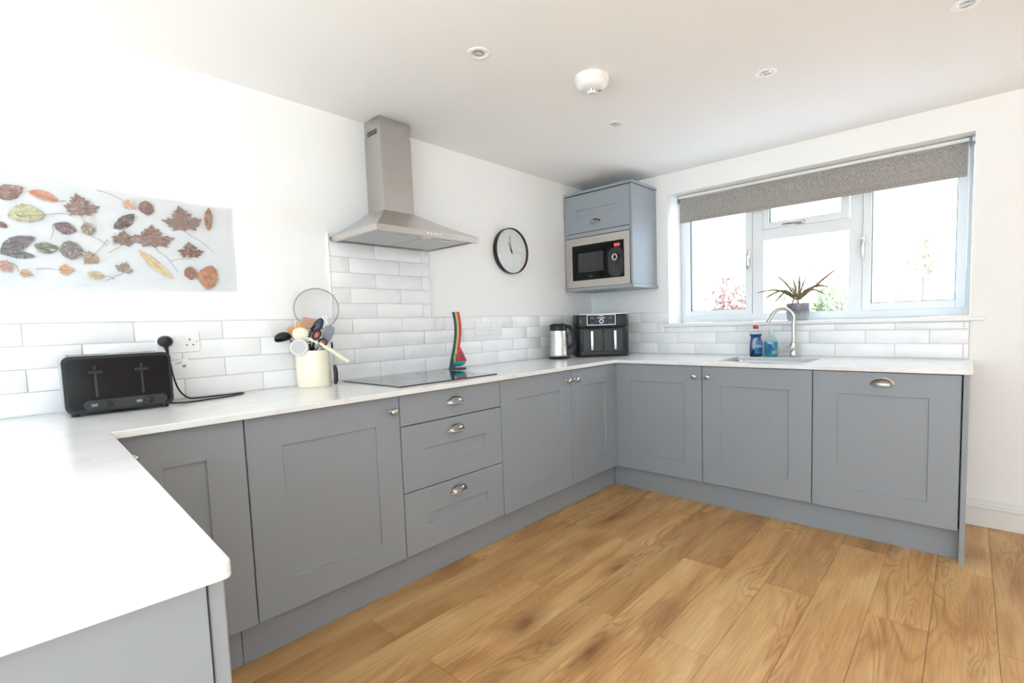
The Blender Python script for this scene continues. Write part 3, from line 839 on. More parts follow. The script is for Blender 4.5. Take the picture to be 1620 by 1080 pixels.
# ------------------------------------------------------------------ wall cabinet with microwave
wc = thing('wall_cabinet', 'grey wall cabinet in the corner holding the built-in microwave', 'cabinet', (-.36, -.012, 1.395), -PI/2)
WD = .604
bm = bmesh.new()
add_box(bm, 0, .018, .022, .357, .024, .728); add_box(bm, WD-.018, WD, .002, .357, .024, .728, .001)
add_box(bm, .018, WD-.018, .022, .357, .024, .042); add_box(bm, .018, WD-.018, .022, .357, .405, .425); add_box(bm, .018, WD-.018, .022, .357, .71, .728); add_box(bm, .018, WD-.018, .349, .357, .042, .71)
obj('carcass', bm, M['carcass'], wc)
obj('light_rail', box(-.001, WD+.008, -.006, .357, 0, .0225, bev=.001), M['carcass'], wc)
obj('cornice', box(-.001, WD+.006, -.006, .357, .732, .750, bev=.001), M['carcass'], wc)
d = obj('lift_up_door', shaker(WD-.022, .284), M['grey'], wc, (.002, 0, .442))
link('cup_handle', cup_me, d, ((WD-.022)/2, 0, .058))
obj('filler_rail', box(.002, WD-.020, .001, .02, .408, .438, bev=.001), M['grey'], wc)
mw = thing('microwave', 'built-in stainless microwave with black glass door', 'microwave', (-.36, -.012, 1.42), -PI/2)
mw.location.x += 0
bm = bmesh.new()      # steel frame ring
fw_, fh_ = WD-.022, .378
gx0, gx1, gz0, gz1 = .066, .534, .055, .320
for a in ((.002, gx0, 0, fh_), (gx1, fw_, 0, fh_), (gx0, gx1, 0, gz0), (gx0, gx1, gz1, fh_)):
    add_box(bm, a[0], a[1], 0, .018, a[2]+.0012, a[3]-.0005)
obj('trim_frame', bm, M['steel_h'], mw)
obj('housing', box(.03, fw_-.03, .024, .33, .03, fh_-.02), M['dark'], mw)
dr = obj('door', box(gx0, gx0+.315, .003, .022, gz0, gz1, bev=.001), M['bgloss'], mw)
obj('oven_window', box(gx0+.055, gx0+.285, .0022, .004, gz0+.06, gz1-.06, bev=.0005), M['greyscr'], dr)
text_mesh('CDA', .017, M['greyprint'], dr, axis_m((gx0+.17, .0025, gz0+.026), (0, -1, 0), (1, 0, 0)))
cp = obj('control_panel', box(gx0+.317, gx1, .003, .022, gz0, gz1, bev=.001), M['bgloss'], mw)
obj('fascia_curve', prism([(x, z) for x, z in rrect(.126, .215, .055, 6, gx0+.392, gz0+.112)], .0012, Matrix(((1, 0, 0, 0), (0, 0, -1, .0032), (0, 1, 0, 0), (0, 0, 0, 1)))), M['dplas'], cp)
kb = obj('dial', lathe([(0, 0), (.031, 0), (.030, .010), (.027, .013), (.0175, .0125), (.016, .010), (0, .010)], 32, axis_m((gx0+.395, .002, gz0+.145), (0, -1, 0))), M['bplas'], cp, smooth=40)
obj('dial_ring', lathe([(.015, 0), (.015, .0145), (.018, .016), (.024, .0155), (.0245, 0)], 32, axis_m((gx0+.395, .002, gz0+.145), (0, -1, 0))), M['silver'], kb, smooth=40)
for k, x in enumerate((0, .0105, .025, .0355)): obj('display_digit', box(gx0+.385+x, gx0+.385+x+.0085, .0018, .0032, gz1-.040, gz1-.022), M['redlit'], cp)
obj('display_window', box(gx0+.377, gx0+.437, .0022, .0035, gz1-.046, gz1-.016), M['bglass'], cp)
for r_ in range(4):
    for k in range(2): obj('touch_mark', box(gx0+.368+.032*k, gx0+.386+.032*k, .0012, .0024, gz0+.025+.02*r_, gz0+.0275+.02*r_), M['greyprint'], cp)

# ------------------------------------------------------------------ wall clock
ck = thing('wall_clock', 'round white wall clock with a thin black rim between hood and cabinet', 'clock', (-.981, 0, 1.66))
CM = axis_m((0, 0, 0), (0, -1, 0), (1, 0, 0))
obj('rim', lathe([(.146, .001), (.154, .001), (.156, .006), (.156, .036), (.1555, .040), (.1535, .040), (.1525, .034), (.149, .030)], 64, CM), M['bplas'], ck, smooth=40)
obj('dial', lathe([(0, .022), (.1515, .022), (.1515, .003), (0, .003)], 64, CM), M['face'], ck)
def hand(name, ang, L, wd, y, mt, tail=.02):
    a = R(ang); dx, dz = math.sin(a), math.cos(a); px, pz = dz, -dx
    pts = [(-tail*dx+px*wd, -tail*dz+pz*wd), (L*dx+px*wd*.5, L*dz+pz*wd*.5), (L*dx-px*wd*.5, L*dz-pz*wd*.5), (-tail*dx-px*wd, -tail*dz-pz*wd)]
    obj(name, prism(pts, .001, Matrix(((1, 0, 0, 0), (0, 0, -1, y), (0, 1, 0, 0), (0, 0, 0, 1)))), mt, ck)
hand('minute_hand', -9, .105, .0028, -.025, M['nylon'])
hand('hour_hand', -28, .066, .0034, -.0235, M['nylon'])
hand('second_hand', 96, .115, .0009, -.0265, M['gsil'], .03)
obj('hub', lathe([(0, .022), (.006, .022), (.006, .029), (0, .029)], 16, CM), M['nylon'], ck)
for k in range(12):
    a = R(30*k); c = Vector((math.sin(a), 0, math.cos(a)))
    bm = box(-.0009, .0009, -.0226, -.0219, .122, .134); bmesh.ops.rotate(bm, verts=bm.verts, cent=(0, 0, 0), matrix=Matrix.Rotation(a, 3, 'Y'))
    obj('hour_mark', bm, M['gsil'], ck)
obj('glass', lathe([(0, .034), (.149, .034), (.149, .0345), (0, .0345)], 48, CM), M['pane'], ck)

# ------------------------------------------------------------------ sockets
def socket_plate(label, x, z, wd, ht, kind):
    t = thing('wall_socket', label, 'socket', (x, -.0095, z))
    obj('plate', box(-wd/2, wd/2, -.009, 0, -ht/2, ht/2, bev=.004, seg=3), M['white'], t, smooth=30)
    def pins(cx, cz):
        for dx, dz, w_, h_ in ((0, .013, .004, .008), (-.011, -.009, .0065, .0042), (.011, -.009, .0065, .0042)):
            obj('pin_hole', box(cx+dx-w_/2, cx+dx+w_/2, -.0094, -.0085, cz+dz-h_/2, cz+dz+h_/2), M['dark'], t)
    def rocker(cx, cz, h_=.016): obj('rocker_switch', box(cx-.006, cx+.006, -.0125, -.008, cz-h_/2, cz+h_/2, bev=.0015), M['white'], t)
    if kind == 'double':
        pins(wd*.27, -.004); rocker(-.014, .022); rocker(.014, .022); obj('screw', lathe([(0, 0), (.003, 0), (.003, .0008), (0, .0012)], 12, axis_m((wd*.42, -.009, 0), (0, -1, 0))), M['silver'], t)
        pins(-wd*.27, -.004)
    else:
        rocker(-wd*.36, .012); rocker(-wd*.12, .008, .02); obj('neon', box(-wd*.22-.004, -wd*.22+.004, -.0105, -.008, .0, .006, bev=.001), M['white'], t)
        pins(wd*.06, -.004); rocker(wd*.33, .012)
    return t
so = socket_plate('white double wall socket holding the black plug above the toaster', -2.917, 1.127, .146, .086, 'double')
socket_plate('wide white cooker switch and socket on the tiles right of the hob', -1.213, 1.132, .238, .086, 'cooker')

# ------------------------------------------------------------------ leaf collage
LEAVES = [
    ('ovate',(-3.387, 1.634),(-3.307, 1.668),0.55,(125, 92, 86),None),
    ('ovate',(-3.224, 1.637),(-3.298, 1.657),0.40,(188, 122, 92),(-3.205, 1.637)),
    ('maple',(-3.169, 1.591),(-3.178, 1.674),1.25,(118, 92, 84),(-3.163, 1.561)),
    ('ovate',(-3.264, 1.584),(-3.35, 1.568),0.68,(165, 165, 125),(-3.198, 1.596)),
    ('ovate',(-3.378, 1.545),(-3.353, 1.529),0.60,(110, 75, 70),None),
    ('ovate',(-3.242, 1.555),(-3.185, 1.539),0.72,(98, 80, 84),(-3.254, 1.501)),
    ('ovate',(-3.149, 1.527),(-3.155, 1.572),0.85,(130, 122, 106),(-3.106, 1.491)),
    ('ovate',(-3.375, 1.44),(-3.292, 1.505),0.42,(80, 74, 84),None),
    ('ovate',(-3.376, 1.446),(-3.295, 1.439),0.32,(70, 72, 82),None),
    ('ovate',(-3.237, 1.472),(-3.296, 1.477),0.66,(105, 112, 96),None),
    ('ovate',(-3.206, 1.502),(-3.206, 1.434),0.90,(108, 98, 94),None),
    ('maple',(-3.143, 1.46),(-3.174, 1.422),1.25,(150, 122, 98),(-3.103, 1.517)),
    ('maple',(-3.241, 1.397),(-3.199, 1.399),1.05,(190, 142, 92),(-3.297, 1.398)),
    ('maple',(-3.336, 1.385),(-3.306, 1.373),0.95,(180, 140, 100),(-3.354, 1.413)),
    ('maple',(-3.354, 1.413),(-3.393, 1.388),1.00,(165, 120, 105),None),
    ('ovate',(-3.123, 1.382),(-3.168, 1.389),0.56,(172, 152, 112),(-3.092, 1.368)),
    ('maple',(-3.046, 1.666),(-3.01, 1.637),1.00,(208, 166, 138),(-3.12, 1.693)),
    ('ovate',(-2.98, 1.678),(-2.975, 1.622),0.85,(110, 76, 76),None),
    ('ovate',(-3.082, 1.56),(-3.018, 1.622),0.42,(78, 62, 62),None),
    ('maple',(-2.861, 1.575),(-2.876, 1.676),1.40,(120, 92, 82),(-2.762, 1.496)),
    ('ovate',(-2.777, 1.588),(-2.769, 1.684),0.32,(142, 106, 76),None),
    ('maple',(-2.962, 1.5),(-2.967, 1.589),1.60,(120, 88, 78),(-2.895, 1.41)),
    ('maple',(-3.065, 1.499),(-3.054, 1.557),1.30,(112, 92, 80),(-3.104, 1.467)),
    ('maple',(-2.849, 1.468),(-2.852, 1.536),1.40,(110, 72, 60),(-2.917, 1.451)),
    ('ovate',(-3.014, 1.486),(-2.91, 1.381),0.20,(206, 182, 138),None),
    ('maple',(-3.067, 1.396),(-3.054, 1.439),1.35,(136, 120, 106),(-3.118, 1.365)),
    ('ovate',(-2.852, 1.434),(-2.853, 1.379),0.80,(132, 86, 62),None),
    ('ovate',(-2.776, 1.443),(-2.798, 1.34),0.68,(166, 112, 72),None),
]
colg = thing('leaf_collage', 'long clear sheet of pressed autumn leaves stuck to the wall', 'collage', (-3.2, 0, 1.33))
bm = bmesh.new()
nx, nz_ = 60, 14
X0, X1s = -.62, .512
def sheet_pt(i, k, y0):
    f = i/nx; g = k/nz_
    x = X0+(X1s-X0)*f
    ztop = .372+.010*math.sin(f*5); zbot = .0+.006*math.sin(f*7+1)
    curl = .010*max(0, (.12-g)/.12)**1.5*(.6+.5*math.sin(f*11))
    return Vector((x, y0-.0012-curl-.0012*math.sin(f*37+g*9)*math.sin(g*13+f*5)**2, zbot+(ztop-zbot)*g))
gr = [[bm.verts.new(sheet_pt(i, k, -.0025)) for i in range(nx+1)] for k in range(nz_+1)]
for k in range(nz_):
    for i in range(nx): bm.faces.new((gr[k][i], gr[k][i+1], gr[k+1][i+1], gr[k+1][i]))
bmesh.ops.solidify(bm, geom=bm.faces[:], thickness=.0006)
obj('backing_sheet', bm, M['paper'], colg, smooth=60)
MAPLE = [(0, .0), (.08, .10), (.30, .02), (.26, .12), (.40, .22), (.34, .26), (.50, .46), (.38, .46), (.36, .54), (.20, .48), (.26, .66), (.16, .70), (.18, .80), (.10, .80), (0, 1.0)]
OV = [(0, 0), (.10, .03), (.27, .12), (.40, .25), (.48, .40), (.50, .52), (.46, .65), (.36, .78), (.22, .89), (.09, .965), (0, 1.0)]
film_m = {}
for n_, (kind, b_, t_, wd, c_, s_) in enumerate(LEAVES):
    B = Vector((b_[0]+3.2, b_[1]-1.33)); T = Vector((t_[0]+3.2, t_[1]-1.33)); ax = T-B; L = ax.length; ax.normalize(); pr = Vector((ax.y, -ax.x))
    src = MAPLE if kind == 'maple' else OV
    rnd = random.Random(n_)
    half = []
    for j, (s, t) in enumerate(src): half.append((s, t))
    if kind == 'ovate':
        q = []
        for (s, t), (s2, t2) in zip(half, half[1:]):
            q += [(s, t), ((s+s2)/2*rnd.uniform(.97, 1.03), (t+t2)/2)]
        half = q + [half[-1]]
    bend = rnd.uniform(-.08, .08)
    pts = []
    for sgn in (1, -1):
        seq = half if sgn == 1 else list(reversed(half))[1:-1]
        for s, t in seq:
            jit = rnd.uniform(.9, 1.08) if s else 1
            p = B + ax*(L*t) + pr*(sgn*s*wd*L*jit + bend*L*math.sin(PI*t))
            pts.append(p)
    cen = sum(pts, Vector((0, 0)))/len(pts)
    bm = bmesh.new()
    y = -.0085-.0006*(n_ % 4)
    P = [Vector((p.x, y, p.y)) for p in pts]
    C_ = [bm.verts.new(p) for p in P]; D_ = [bm.verts.new(p+Vector((0, .0005, 0))) for p in P]
    ef = [bm.edges.new((C_[i], C_[(i+1) % len(C_)])) for i in range(len(C_))]
    bmesh.ops.triangle_fill(bm, edges=ef, use_beauty=True)
    for i in range(len(C_)): bm.faces.new((C_[i], C_[(i+1) % len(C_)], D_[(i+1) % len(C_)], D_[i]))
    lf = obj('leaf', bm, leaf_film('pressed_leaf', c_), colg)
    sp = [(B.x+ax.x*L*.75, y-.0004, B.y+ax.y*L*.75), (B.x, y-.0004, B.y)]
    if s_: sp += [((B.x+s_[0]+3.2)/2+.004, y-.0002, (B.y+s_[1]-1.33)/2+.004), (s_[0]+3.2, y, s_[1]-1.33)]
    obj('leaf_stem', tube(spline(sp, 4) if len(sp) > 2 else sp, .0007, 5), M['stem'], lf)

# ------------------------------------------------------------------ toaster
TZ = -.2
to = thing('toaster', 'black four slice toaster with two levers beside the double socket', 'toaster', (-3.128, -.105, TOP), R(-1.5))
W_, D_, H_ = .29, .19, .203
prof = rrect(W_, H_-.012, .022, 6, 0, H_/2+.006)
FR = Matrix(((1, 0, 0, 0), (0, 0, 1, -D_/2), (0, 1, 0, 0), (0, 0, 0, 1)))
bm = bmesh.new(); add_prism(bm, prof, .03, FR); obj('front_housing', bm, M['bplas'], to, smooth=30)
bm = bmesh.new(); add_prism(bm, rrect(W_-.004, H_-.010, .024, 6, 0, H_/2+.006), D_-.031, Matrix.Translation((0, .03, 0)) @ FR); obj('shell', bm, M['satin'], to, smooth=30)
bm = bmesh.new(); add_prism(bm, rrect(W_-.018, H_-.032, .016, 5, 0, H_/2+.006), .002, Matrix.Translation((0, -.0015, 0)) @ FR); obj('front_panel', bm, M['bgloss'], to)
for x in (-.072, .068):
    for k in range(2): obj('slot', box(x-.054, x+.054, -.035+.055*k, -.012+.055*k, H_+.0003, H_+.0012), M['dark'], to)
for x, s in ((-.065, 1), (.058, 1)):
    tr_ = obj('lever_track', box(x-.003, x+.003, -D_/2-.0025, -D_/2-.0012, .062, .168), M['dplas'], to)
    obj('lever', box(x-.019, x+.019, -D_/2-.026, -D_/2-.002, .142, .154, bev=.003), M['bplas'], to)
cpn = obj('control_bar', prism(rrect(.225, .032, .015, 5, .012, .036), .006, Matrix.Translation((0, -.006, 0)) @ FR), M['dplas'], to)
for x in (-.040, .072): obj('browning_dial', lathe([(0, 0), (.0125, 0), (.012, .012), (.009, .014), (0, .014)], 24, axis_m((x, -D_/2-.005, .036), (0, -1, 0))), M['bplas'], cpn, smooth=40)
for x in (-.074, -.012, .044, .098): obj('button', box(x-.008, x+.008, -D_/2-.010, -D_/2-.005, .031, .040, bev=.001), M['gsil'] if x in (-.074, .044) else M['dplas'], cpn)
for x in (-.12, .12):
    for y in (-.07, .07): obj('foot', lathe([(0, 0), (.011, 0), (.012, .012), (0, .012)], 14), M['bplas'], to, (x, y, 0))
# cord, plug and paper tag in toaster space (near unrotated)
lx = lambda x, y, z: Vector((x+3.128, y+.105, z-TOP))
obj('plug', lathe([(0, .0), (.021, 0), (.0245, .006), (.0245, .022), (.019, .034), (.009, .038), (0, .0385)], 24, axis_m(lx(-2.965, -.0205, 1.132), (0, -1, 0)) @ Matrix.Diagonal((.92, 1.0, 1, 1))), M['bplas'], to, smooth=40)
obj('strain_relief', tube([lx(-2.965, -.040, 1.112), lx(-2.963, -.042, 1.098), lx(-2.961, -.044, 1.080)], [.009, .006, .0038], 10), M['bplas'], to, smooth=40)
cord = spline([lx(-2.961, -.044, 1.082), lx(-2.957, -.05, 1.04), lx(-2.951, -.050, .99), lx(-2.935, -.045, .935), lx(-2.905, -.040, .901), lx(-2.86, -.036, .8965), lx(-2.81, -.034, .8965), lx(-2.76, -.04, .8965), lx(-2.715, -.03, .8965), lx(-2.715, -.06, .8965), lx(-2.77, -.105, .8965), lx(-2.85, -.13, .8965), lx(-2.93, -.15, .8965), lx(-2.985, -.16, .902), lx(-3.01, -.14, .91)], 6)
obj('cord', tube(cord, .0032, 8), M['nylon'], to, smooth=60)
tg = obj('paper_tag', box(0, .056, -.0006, .0006, -.019, .019), M['tag'], to, lx(-2.953, -.058, 1.032), (0, R(-14), R(-8)))
obj('tag_print', box(.030, .042, -.0010, -.0006, -.014, -.004), M['gsil'], tg)
for k in range(2): obj('tag_print', box(.012, .034, -.0010, -.0006, .004+.006*k, .006+.006*k), M['gsil'], tg)

# ------------------------------------------------------------------ utensil crock and its utensils
CX, CY = -2.42, -.098
VA = math.atan2(-.405, .914)
tag(obj('utensil_crock', lathe([(0, .004), (.064, .004), (.066, 0), (.070, .002), (.074, .012), (.0745, .09), (.0735, .158), (.0748, .166), (.0735, .172), (.0705, .172), (.069, .166), (.069, .012), (.06, .009), (0, .009)], 56), M['cream'], None, (CX, CY, TOP), smooth=50), 'cream enamel utensil crock left of the hob', 'crock')
def ut(name, label, cat='utensil'): return thing(name, label, cat, (CX, CY, TOP+.011), VA, 'utensils in the cream crock')
h0 = -.011
def P3(x, y, z): return Vector((x, y, z+h0))
# sieve
t = ut('sieve', 'large round wire mesh sieve standing up behind the other utensils', 'sieve')
sc = P3(.030, .035, .366); Rv = .097
sm = axis_m(sc, (0, -1, .12), (1, 0, 0))
ring = [sm @ Vector((Rv*math.cos(2*PI*k/48), Rv*math.sin(2*PI*k/48), 0)) for k in range(48)]
obj('rim', tube(ring, .0030, 8, closed=True), M['wire'], t, smooth=60)
bm = bmesh.new(); prof = [(Rv*math.cos(a), -.07*math.sin(a)) for a in [PI/2*i/10 for i in range(11)]]; prof[-1] = (0, -.07)
sm2 = sm.copy(); add_lathe(bm, prof, 40, sm2); 
for v in bm.verts:
    if (v.co-sc).y > .05: v.co.y = sc.y+.05
obj('mesh_bowl', bm, M['mesh'], t, smooth=60)
for a in (42, 138):
    c = sm @ Vector((Rv*math.cos(R(a)), Rv*math.sin(R(a)), 0)); e = sm @ Vector(((Rv+.018)*math.cos(R(a)), (Rv+.018)*math.sin(R(a)), .002))
    pv = (sm.to_3x3() @ Vector((-math.sin(R(a)), math.cos(R(a)), 0)))*.005
    obj('rest_hook', tube(spline([c+pv, e+pv, e-pv, c-pv], 4), .0012, 6), M['steelp'], t)
obj('handle', tube(spline([sm @ Vector((0, -Rv, 0)), P3(.03, .035, .2), P3(.02, .02, .03)], 6), .0035, 8), M['steelp'], t, smooth=60)
# black ladle at left
t = ut('ladle', 'black nylon ladle leaning out to the left of the crock', 'ladle')
bm = bmesh.new(); ellip(bm, P3(-.118, -.015, .234), (.036, .030, .026), 20, 12, -1, .25, Matrix.Rotation(R(-14), 4, 'Y') @ Matrix.Rotation(R(160), 4, 'X')); obj('bowl', bm, M['nylon'], t, smooth=60)
obj('handle', tube(spline([P3(-.092, -.008, .224), P3(-.062, 0, .190), P3(-.04, .005, .13), P3(.0, .01, .02)], 6), .0045, 8, flat=.6), M['nylon'], t, smooth=60)
# wooden spoons
t = ut('wooden_spoon', 'small orange wooden utensil behind the perforated masher', 'spoon')
obj('head', box(-.016, .016, -.004, .004, -.022, .024, bev=.003), M['wood'], t, P3(-.078, .028, .262), (0, R(-22), 0))
obj('handle', tube([P3(-.068, .028, .24), P3(-.045, .028, .17), P3(-.01, .028, .015)], .005, 8), M['wood'], t, smooth=60)
t = ut('wooden_spatula', 'flat brown wooden spatula in front of the sieve', 'spatula')
obj('blade', box(-.028, .028, -.003, .003, -.03, .03, bev=.0028), M['wood2'], t, P3(-.010, .018, .293), (0, R(14), 0))
obj('handle', tube([P3(-.012, .018, .27), P3(-.01, .018, .17), P3(.0, .02, .012)], .005, 8), M['wood2'], t, smooth=60)
t = ut('wooden_fork', 'slim orange wooden utensil left of the brown spatula', 'fork')
obj('head', box(-.010, .010, -.003, .003, -.02, .026, bev=.0025), M['wood'], t, P3(-.052, .022, .284), (0, R(12), 0))
obj('handle', tube([P3(-.048, .022, .265), P3(-.035, .022, .17), P3(-.005, .022, .012)], .0045, 8), M['wood'], t, smooth=60)
# perforated masher
t = ut('potato_masher', 'steel potato masher with a round perforated plate facing out', 'masher')
mm = axis_m(P3(-.054, -.068, .190), (-.15, -1, .25), (1, 0, 0))
bm = bmesh.new(); add_lathe(bm, [(0, 0), (.035, 0), (.038, -.003), (.038, -.008), (.036, -.008), (.035, -.003), (0, -.003)], 36, mm); obj('plate', bm, M['mplate'], t, smooth=40)
hole = mesh_of(lathe([(0, 0), (.0019, 0), (.0019, .0008), (0, .0008)], 8), 'hole', M['hole'])
k_ = 0
for i in range(-5, 6):
    for j in range(-5, 6):
        p = (i*.0062+(j % 2)*.0031, j*.0056)
        if math.hypot(*p) < .031:
            hm = mm @ Matrix.Translation((p[0], p[1], 0)); ho = link('hole', hole, t); ho.matrix_local = hm; k_ += 1
obj('shank', tube(spline([mm @ Vector((0, -.02, -.004)), P3(-.035, -.03, .20), P3(-.02, -.01, .16), P3(.01, .0, .02)], 6), .004, 8), M['steelp'], t, smooth=60)
# cream spoon lying across
t = ut('cream_spoon', 'cream nylon spoon lying across the crock, handle out to the right', 'spoon')
bm = bmesh.new(); ellip(bm, P3(-.040, -.030, .245), (.040, .012, .034), 22, 12, -1, 1, Matrix.Rotation(R(28), 4, 'Y')); obj('bowl', bm, M['creamp'], t, smooth=60)
obj('handle', tube([P3(-.012, -.045, .228), P3(.035, -.058, .202), P3(.085, -.060, .165), P3(.152, -.062, .112)], [.009, .010, .011, .0115], 10, flat=.9), M['creamp'], t, smooth=60)
# black slotted server
t = ut('slotted_server', 'black ribbed nylon pasta server in the middle of the crock', 'server')
obj('head', tube(spline([P3(-.006, -.035, .185), P3(-.010, -.038, .225), P3(-.002, -.036, .262), P3(.016, -.03, .286)], 5), [.011]*5+[.014]*6+[.012]*5, 10, flat=.5), M['nylon'], t, smooth=60)
for k in range(6): obj('rib', box(-.007, .007, -.002, .002, -.0018, .0018), M['tag'], t, P3(-.014+.003*max(0, k-2), -.047, .205+.012*k), (0, R(-10+9*k), 0))
obj('handle', tube([P3(-.006, -.035, .19), P3(-.002, -.02, .15), P3(.005, .0, .012)], .006, 8), M['nylon'], t, smooth=60)
# dark spoon
t = ut('dark_spoon', 'glossy dark solid spoon pointing up and right from the crock', 'spoon')
bm = bmesh.new(); ellip(bm, P3(.030, -.028, .285), (.020, .008, .040), 18, 12, -1, 1, Matrix.Rotation(R(32), 4, 'Y')); obj('bowl', bm, M['bluenylon'], t, smooth=60)
obj('handle', tube([P3(.012, -.026, .254), P3(.004, -.015, .17), P3(-.01, .0, .012)], .005, 8), M['nylon'], t, smooth=60)
# scissors
t = ut('kitchen_scissors', 'kitchen scissors with black and red looped grips', 'scissors')
for x, z, rx, rz, a in ((.022, .243, .014, .021, 35), (.045, .207, .016, .016, 20)):
    c = P3(x, -.062, z)
    e = lambda r1, r2, n=24: [c + Matrix.Rotation(R(a), 3, 'Y') @ Vector((r1*math.cos(2*PI*k/n), 0, r2*math.sin(2*PI*k/n))) for k in range(n)]
    g_ = obj('grip', tube(e(rx, rz), .0048, 8, closed=True), M['nylon'], t, smooth=60)
    obj('grip_lining', tube(e(rx-.005, rz-.005), .0026, 8, closed=True), M['red'], g_, smooth=60)
for x, z in ((.012, .222), (.030, .197)): obj('blade', tube([P3(x, -.060, z), P3(.012, -.045, .165), P3(.006+x*.2, -.02, .03)], [.005, .006, .002], 8, flat=.4), M['steelp'], t, smooth=60)
# grey spatula
t = ut('grey_spatula', 'grey silicone spatula at the right of the crock', 'spatula')
sp_ = [(-.012, -.045), (.012, -.045), (.021, -.02), (.023, .02), (.016, .04), (-.006, .046), (-.018, .038), (-.021, -.015)]
obj('blade', prism(sp_, .007, Matrix(((1, 0, 0, 0), (0, 0, 1, -.0035), (0, 1, 0, 0), (0, 0, 0, 1))), .0015), M['gsil'], t, P3(.070, -.035, .243), (0, R(22), 0))
obj('handle', tube([P3(.055, -.033, .20), P3(.042, -.02, .165), P3(.01, .0, .012)], .0045, 8), M['steelp'], t, smooth=60)
# steel whisk loop
t = ut('wire_whisk', 'thin steel utensil handle ending in a small hanging ring', 'whisk')
rc = P3(.063, .005, .322)
obj('hanging_ring', tube([rc + Vector((.009*math.cos(2*PI*k/16), 0, .009*math.sin(2*PI*k/16))) for k in range(16)], .0016, 6, closed=True), M['steelp'], t, smooth=60)
for k, dx in enumerate((-.006, .006)): obj('wire', tube(spline([rc+Vector((dx*.3, 0, -.009)), P3(.066+dx*1.6, .005, .27), P3(.05+dx, .005, .18), P3(.02, .005, .03)], 5), .0014, 6), M['steelp'], t, smooth=60)
obj('cap', tube([P3(.060, .002, .252), P3(.066, .002, .272)], .009, 10), M['creamp'], t, smooth=40)
# tongs against the side
t = thing('serving_tongs', 'steel tongs with a black scalloped grip propped against the crock', 'tongs', (CX, CY, TOP), VA)
gp = []
for k in range(9): gp.append((.091+.004*math.sin(k/8*PI), -.030, .006+.0115*k))
obj('grip', tube(gp, [.006, .0105, .0125, .0112, .0130, .0115, .0125, .0105, .008], 10, flat=.8), M['nylon'], t, smooth=60)
obj('arm', tube([(.090, -.028, .098), (.089, -.028, .14), (.086, -.026, .185)], [.004, .0035, .003], 8, flat=.5), M['steelp'], t, smooth=60)
obj('arm', tube(spline([(.106, -.012, .001), (.101, -.016, .05), (.095, -.02, .11), (.088, -.026, .185)], 4), .0016, 6), M['steelp'], t, smooth=60)
obj('hinge', tube([(.086, -.028, .178), (.085, -.027, .206)], [.005, .004], 8), M['nylon'], t, smooth=40)

# ------------------------------------------------------------------ nested utensil set behind the hob
NU = thing('nested_utensil_set', 'tower of nested red, lime and turquoise kitchen utensils on a stand beside the hob', 'utensil set', (-1.557, -.10, TOP), math.atan2(-.18, .98))
def q2(px, py): return ((px-262)/8.64*.00386, (856-py)/8.64*.00393)
def strip(name, pts, wd, mt, y0=0.0, wx=.014, head=None):
    """handle: centre line through (x,z), wx thick along x, wd deep along y"""
    S = spline([Vector((*q2(*p),)).to_3d() for p in pts], 6)
    bm = bmesh.new(); prev = None
    n = len(S)
    for i, s in enumerate(S):
        ww = wd*(1-.15*abs(2*i/(n-1)-1))
        rg = [bm.verts.new((s.x+wx/2*a, y0+ww/2*b, s.y)) for a, b in ((-1, -.8), (-.7, -1), (.7, -1), (1, -.8), (1, .8), (.7, 1), (-.7, 1), (-1, .8))]
        if prev:
            for k in range(8): bm.faces.new((prev[k], prev[(k+1) % 8], rg[(k+1) % 8], rg[k]))
        else: bm.faces.new(list(reversed(rg)))
        prev = rg
    bm.faces.new(prev)
    return obj(name, bm, mt, NU, smooth=35)
strip('stand_spine', [(150, 800), (178, 690), (215, 560), (243, 400), (248, 250), (226, 95)], .026, M['n_dk'], wx=.005)
strip('turner', [(185, 740), (196, 690), (228, 560), (256, 400), (261, 250), (238, 93)], .028, M['n_dk'], wx=.003)
strip('slotted_spoon', [(200, 745), (205, 690), (236, 560), (264, 400), (270, 250), (247, 92)], .030, M['n_yel'], wx=.0125)
strip('pasta_server', [(222, 745), (222, 690), (250, 575), (281, 400), (287, 250), (264, 92)], .028, M['n_or'], wx=.006)
rs_ = strip('red_turner', [(262, 600), (272, 540), (299, 400), (303, 250), (282, 92)], .032, M['n_red'], wx=.020)
hd = [q2(*p) for p in ((228, 752), (376, 750), (378, 738), (340, 660), (288, 556), (262, 556), (240, 640), (224, 720))]
obj('turner_blade', prism([(x, z) for x, z in hd], .006, Matrix(((1, 0, 0, 0), (0, 0, 1, -.019), (0, 1, 0, 0), (0, 0, 0, 1))), .001), M['n_red'], rs_)
for r_ in range(3):
    for k in range(3): obj('slot', box(-.0025, .0025, -.0196, -.0186, -.006, .006), M['n_gr'], rs_, (*[(q2(262+26*k+8*r_, 640+34*r_))[0]], 0, q2(0, 640+34*r_)[1]), (0, R(-12+14*k*.5), 0))
for k in range(5): obj('tooth', box(-.003, .003, -.021, -.015, -.003, .003, bev=.001), M['nylon'], NU, (q2(217, 0)[0]+.0006*k, 0, q2(0, 650+24*k)[1]))
bm = bmesh.new(); c = q2(272, 748); ellip(bm, Vector((c[0], 0, c[1])), (.047, .036, .030), 24, 10, -1, .02); obj('ladle_bowl', bm, M['n_teal'], NU, smooth=60)
ft = [(.052*math.cos(2*PI*k/28), .040*math.sin(2*PI*k/28)) for k in range(28)]
obj('stand_foot', prism(ft, .010, Matrix.Translation((0, 0, .0004)), .002), M['n_gr'], NU, smooth=30)
obj('stand_heel', prism([q2(*p) for p in ((132, 852), (240, 852), (200, 800), (185, 740), (165, 740))], .028, Matrix(((1, 0, 0, 0), (0, 0, 1, -.014), (0, 1, 0, 0), (0, 0, 0, 1))), .002), M['n_gr'], NU)

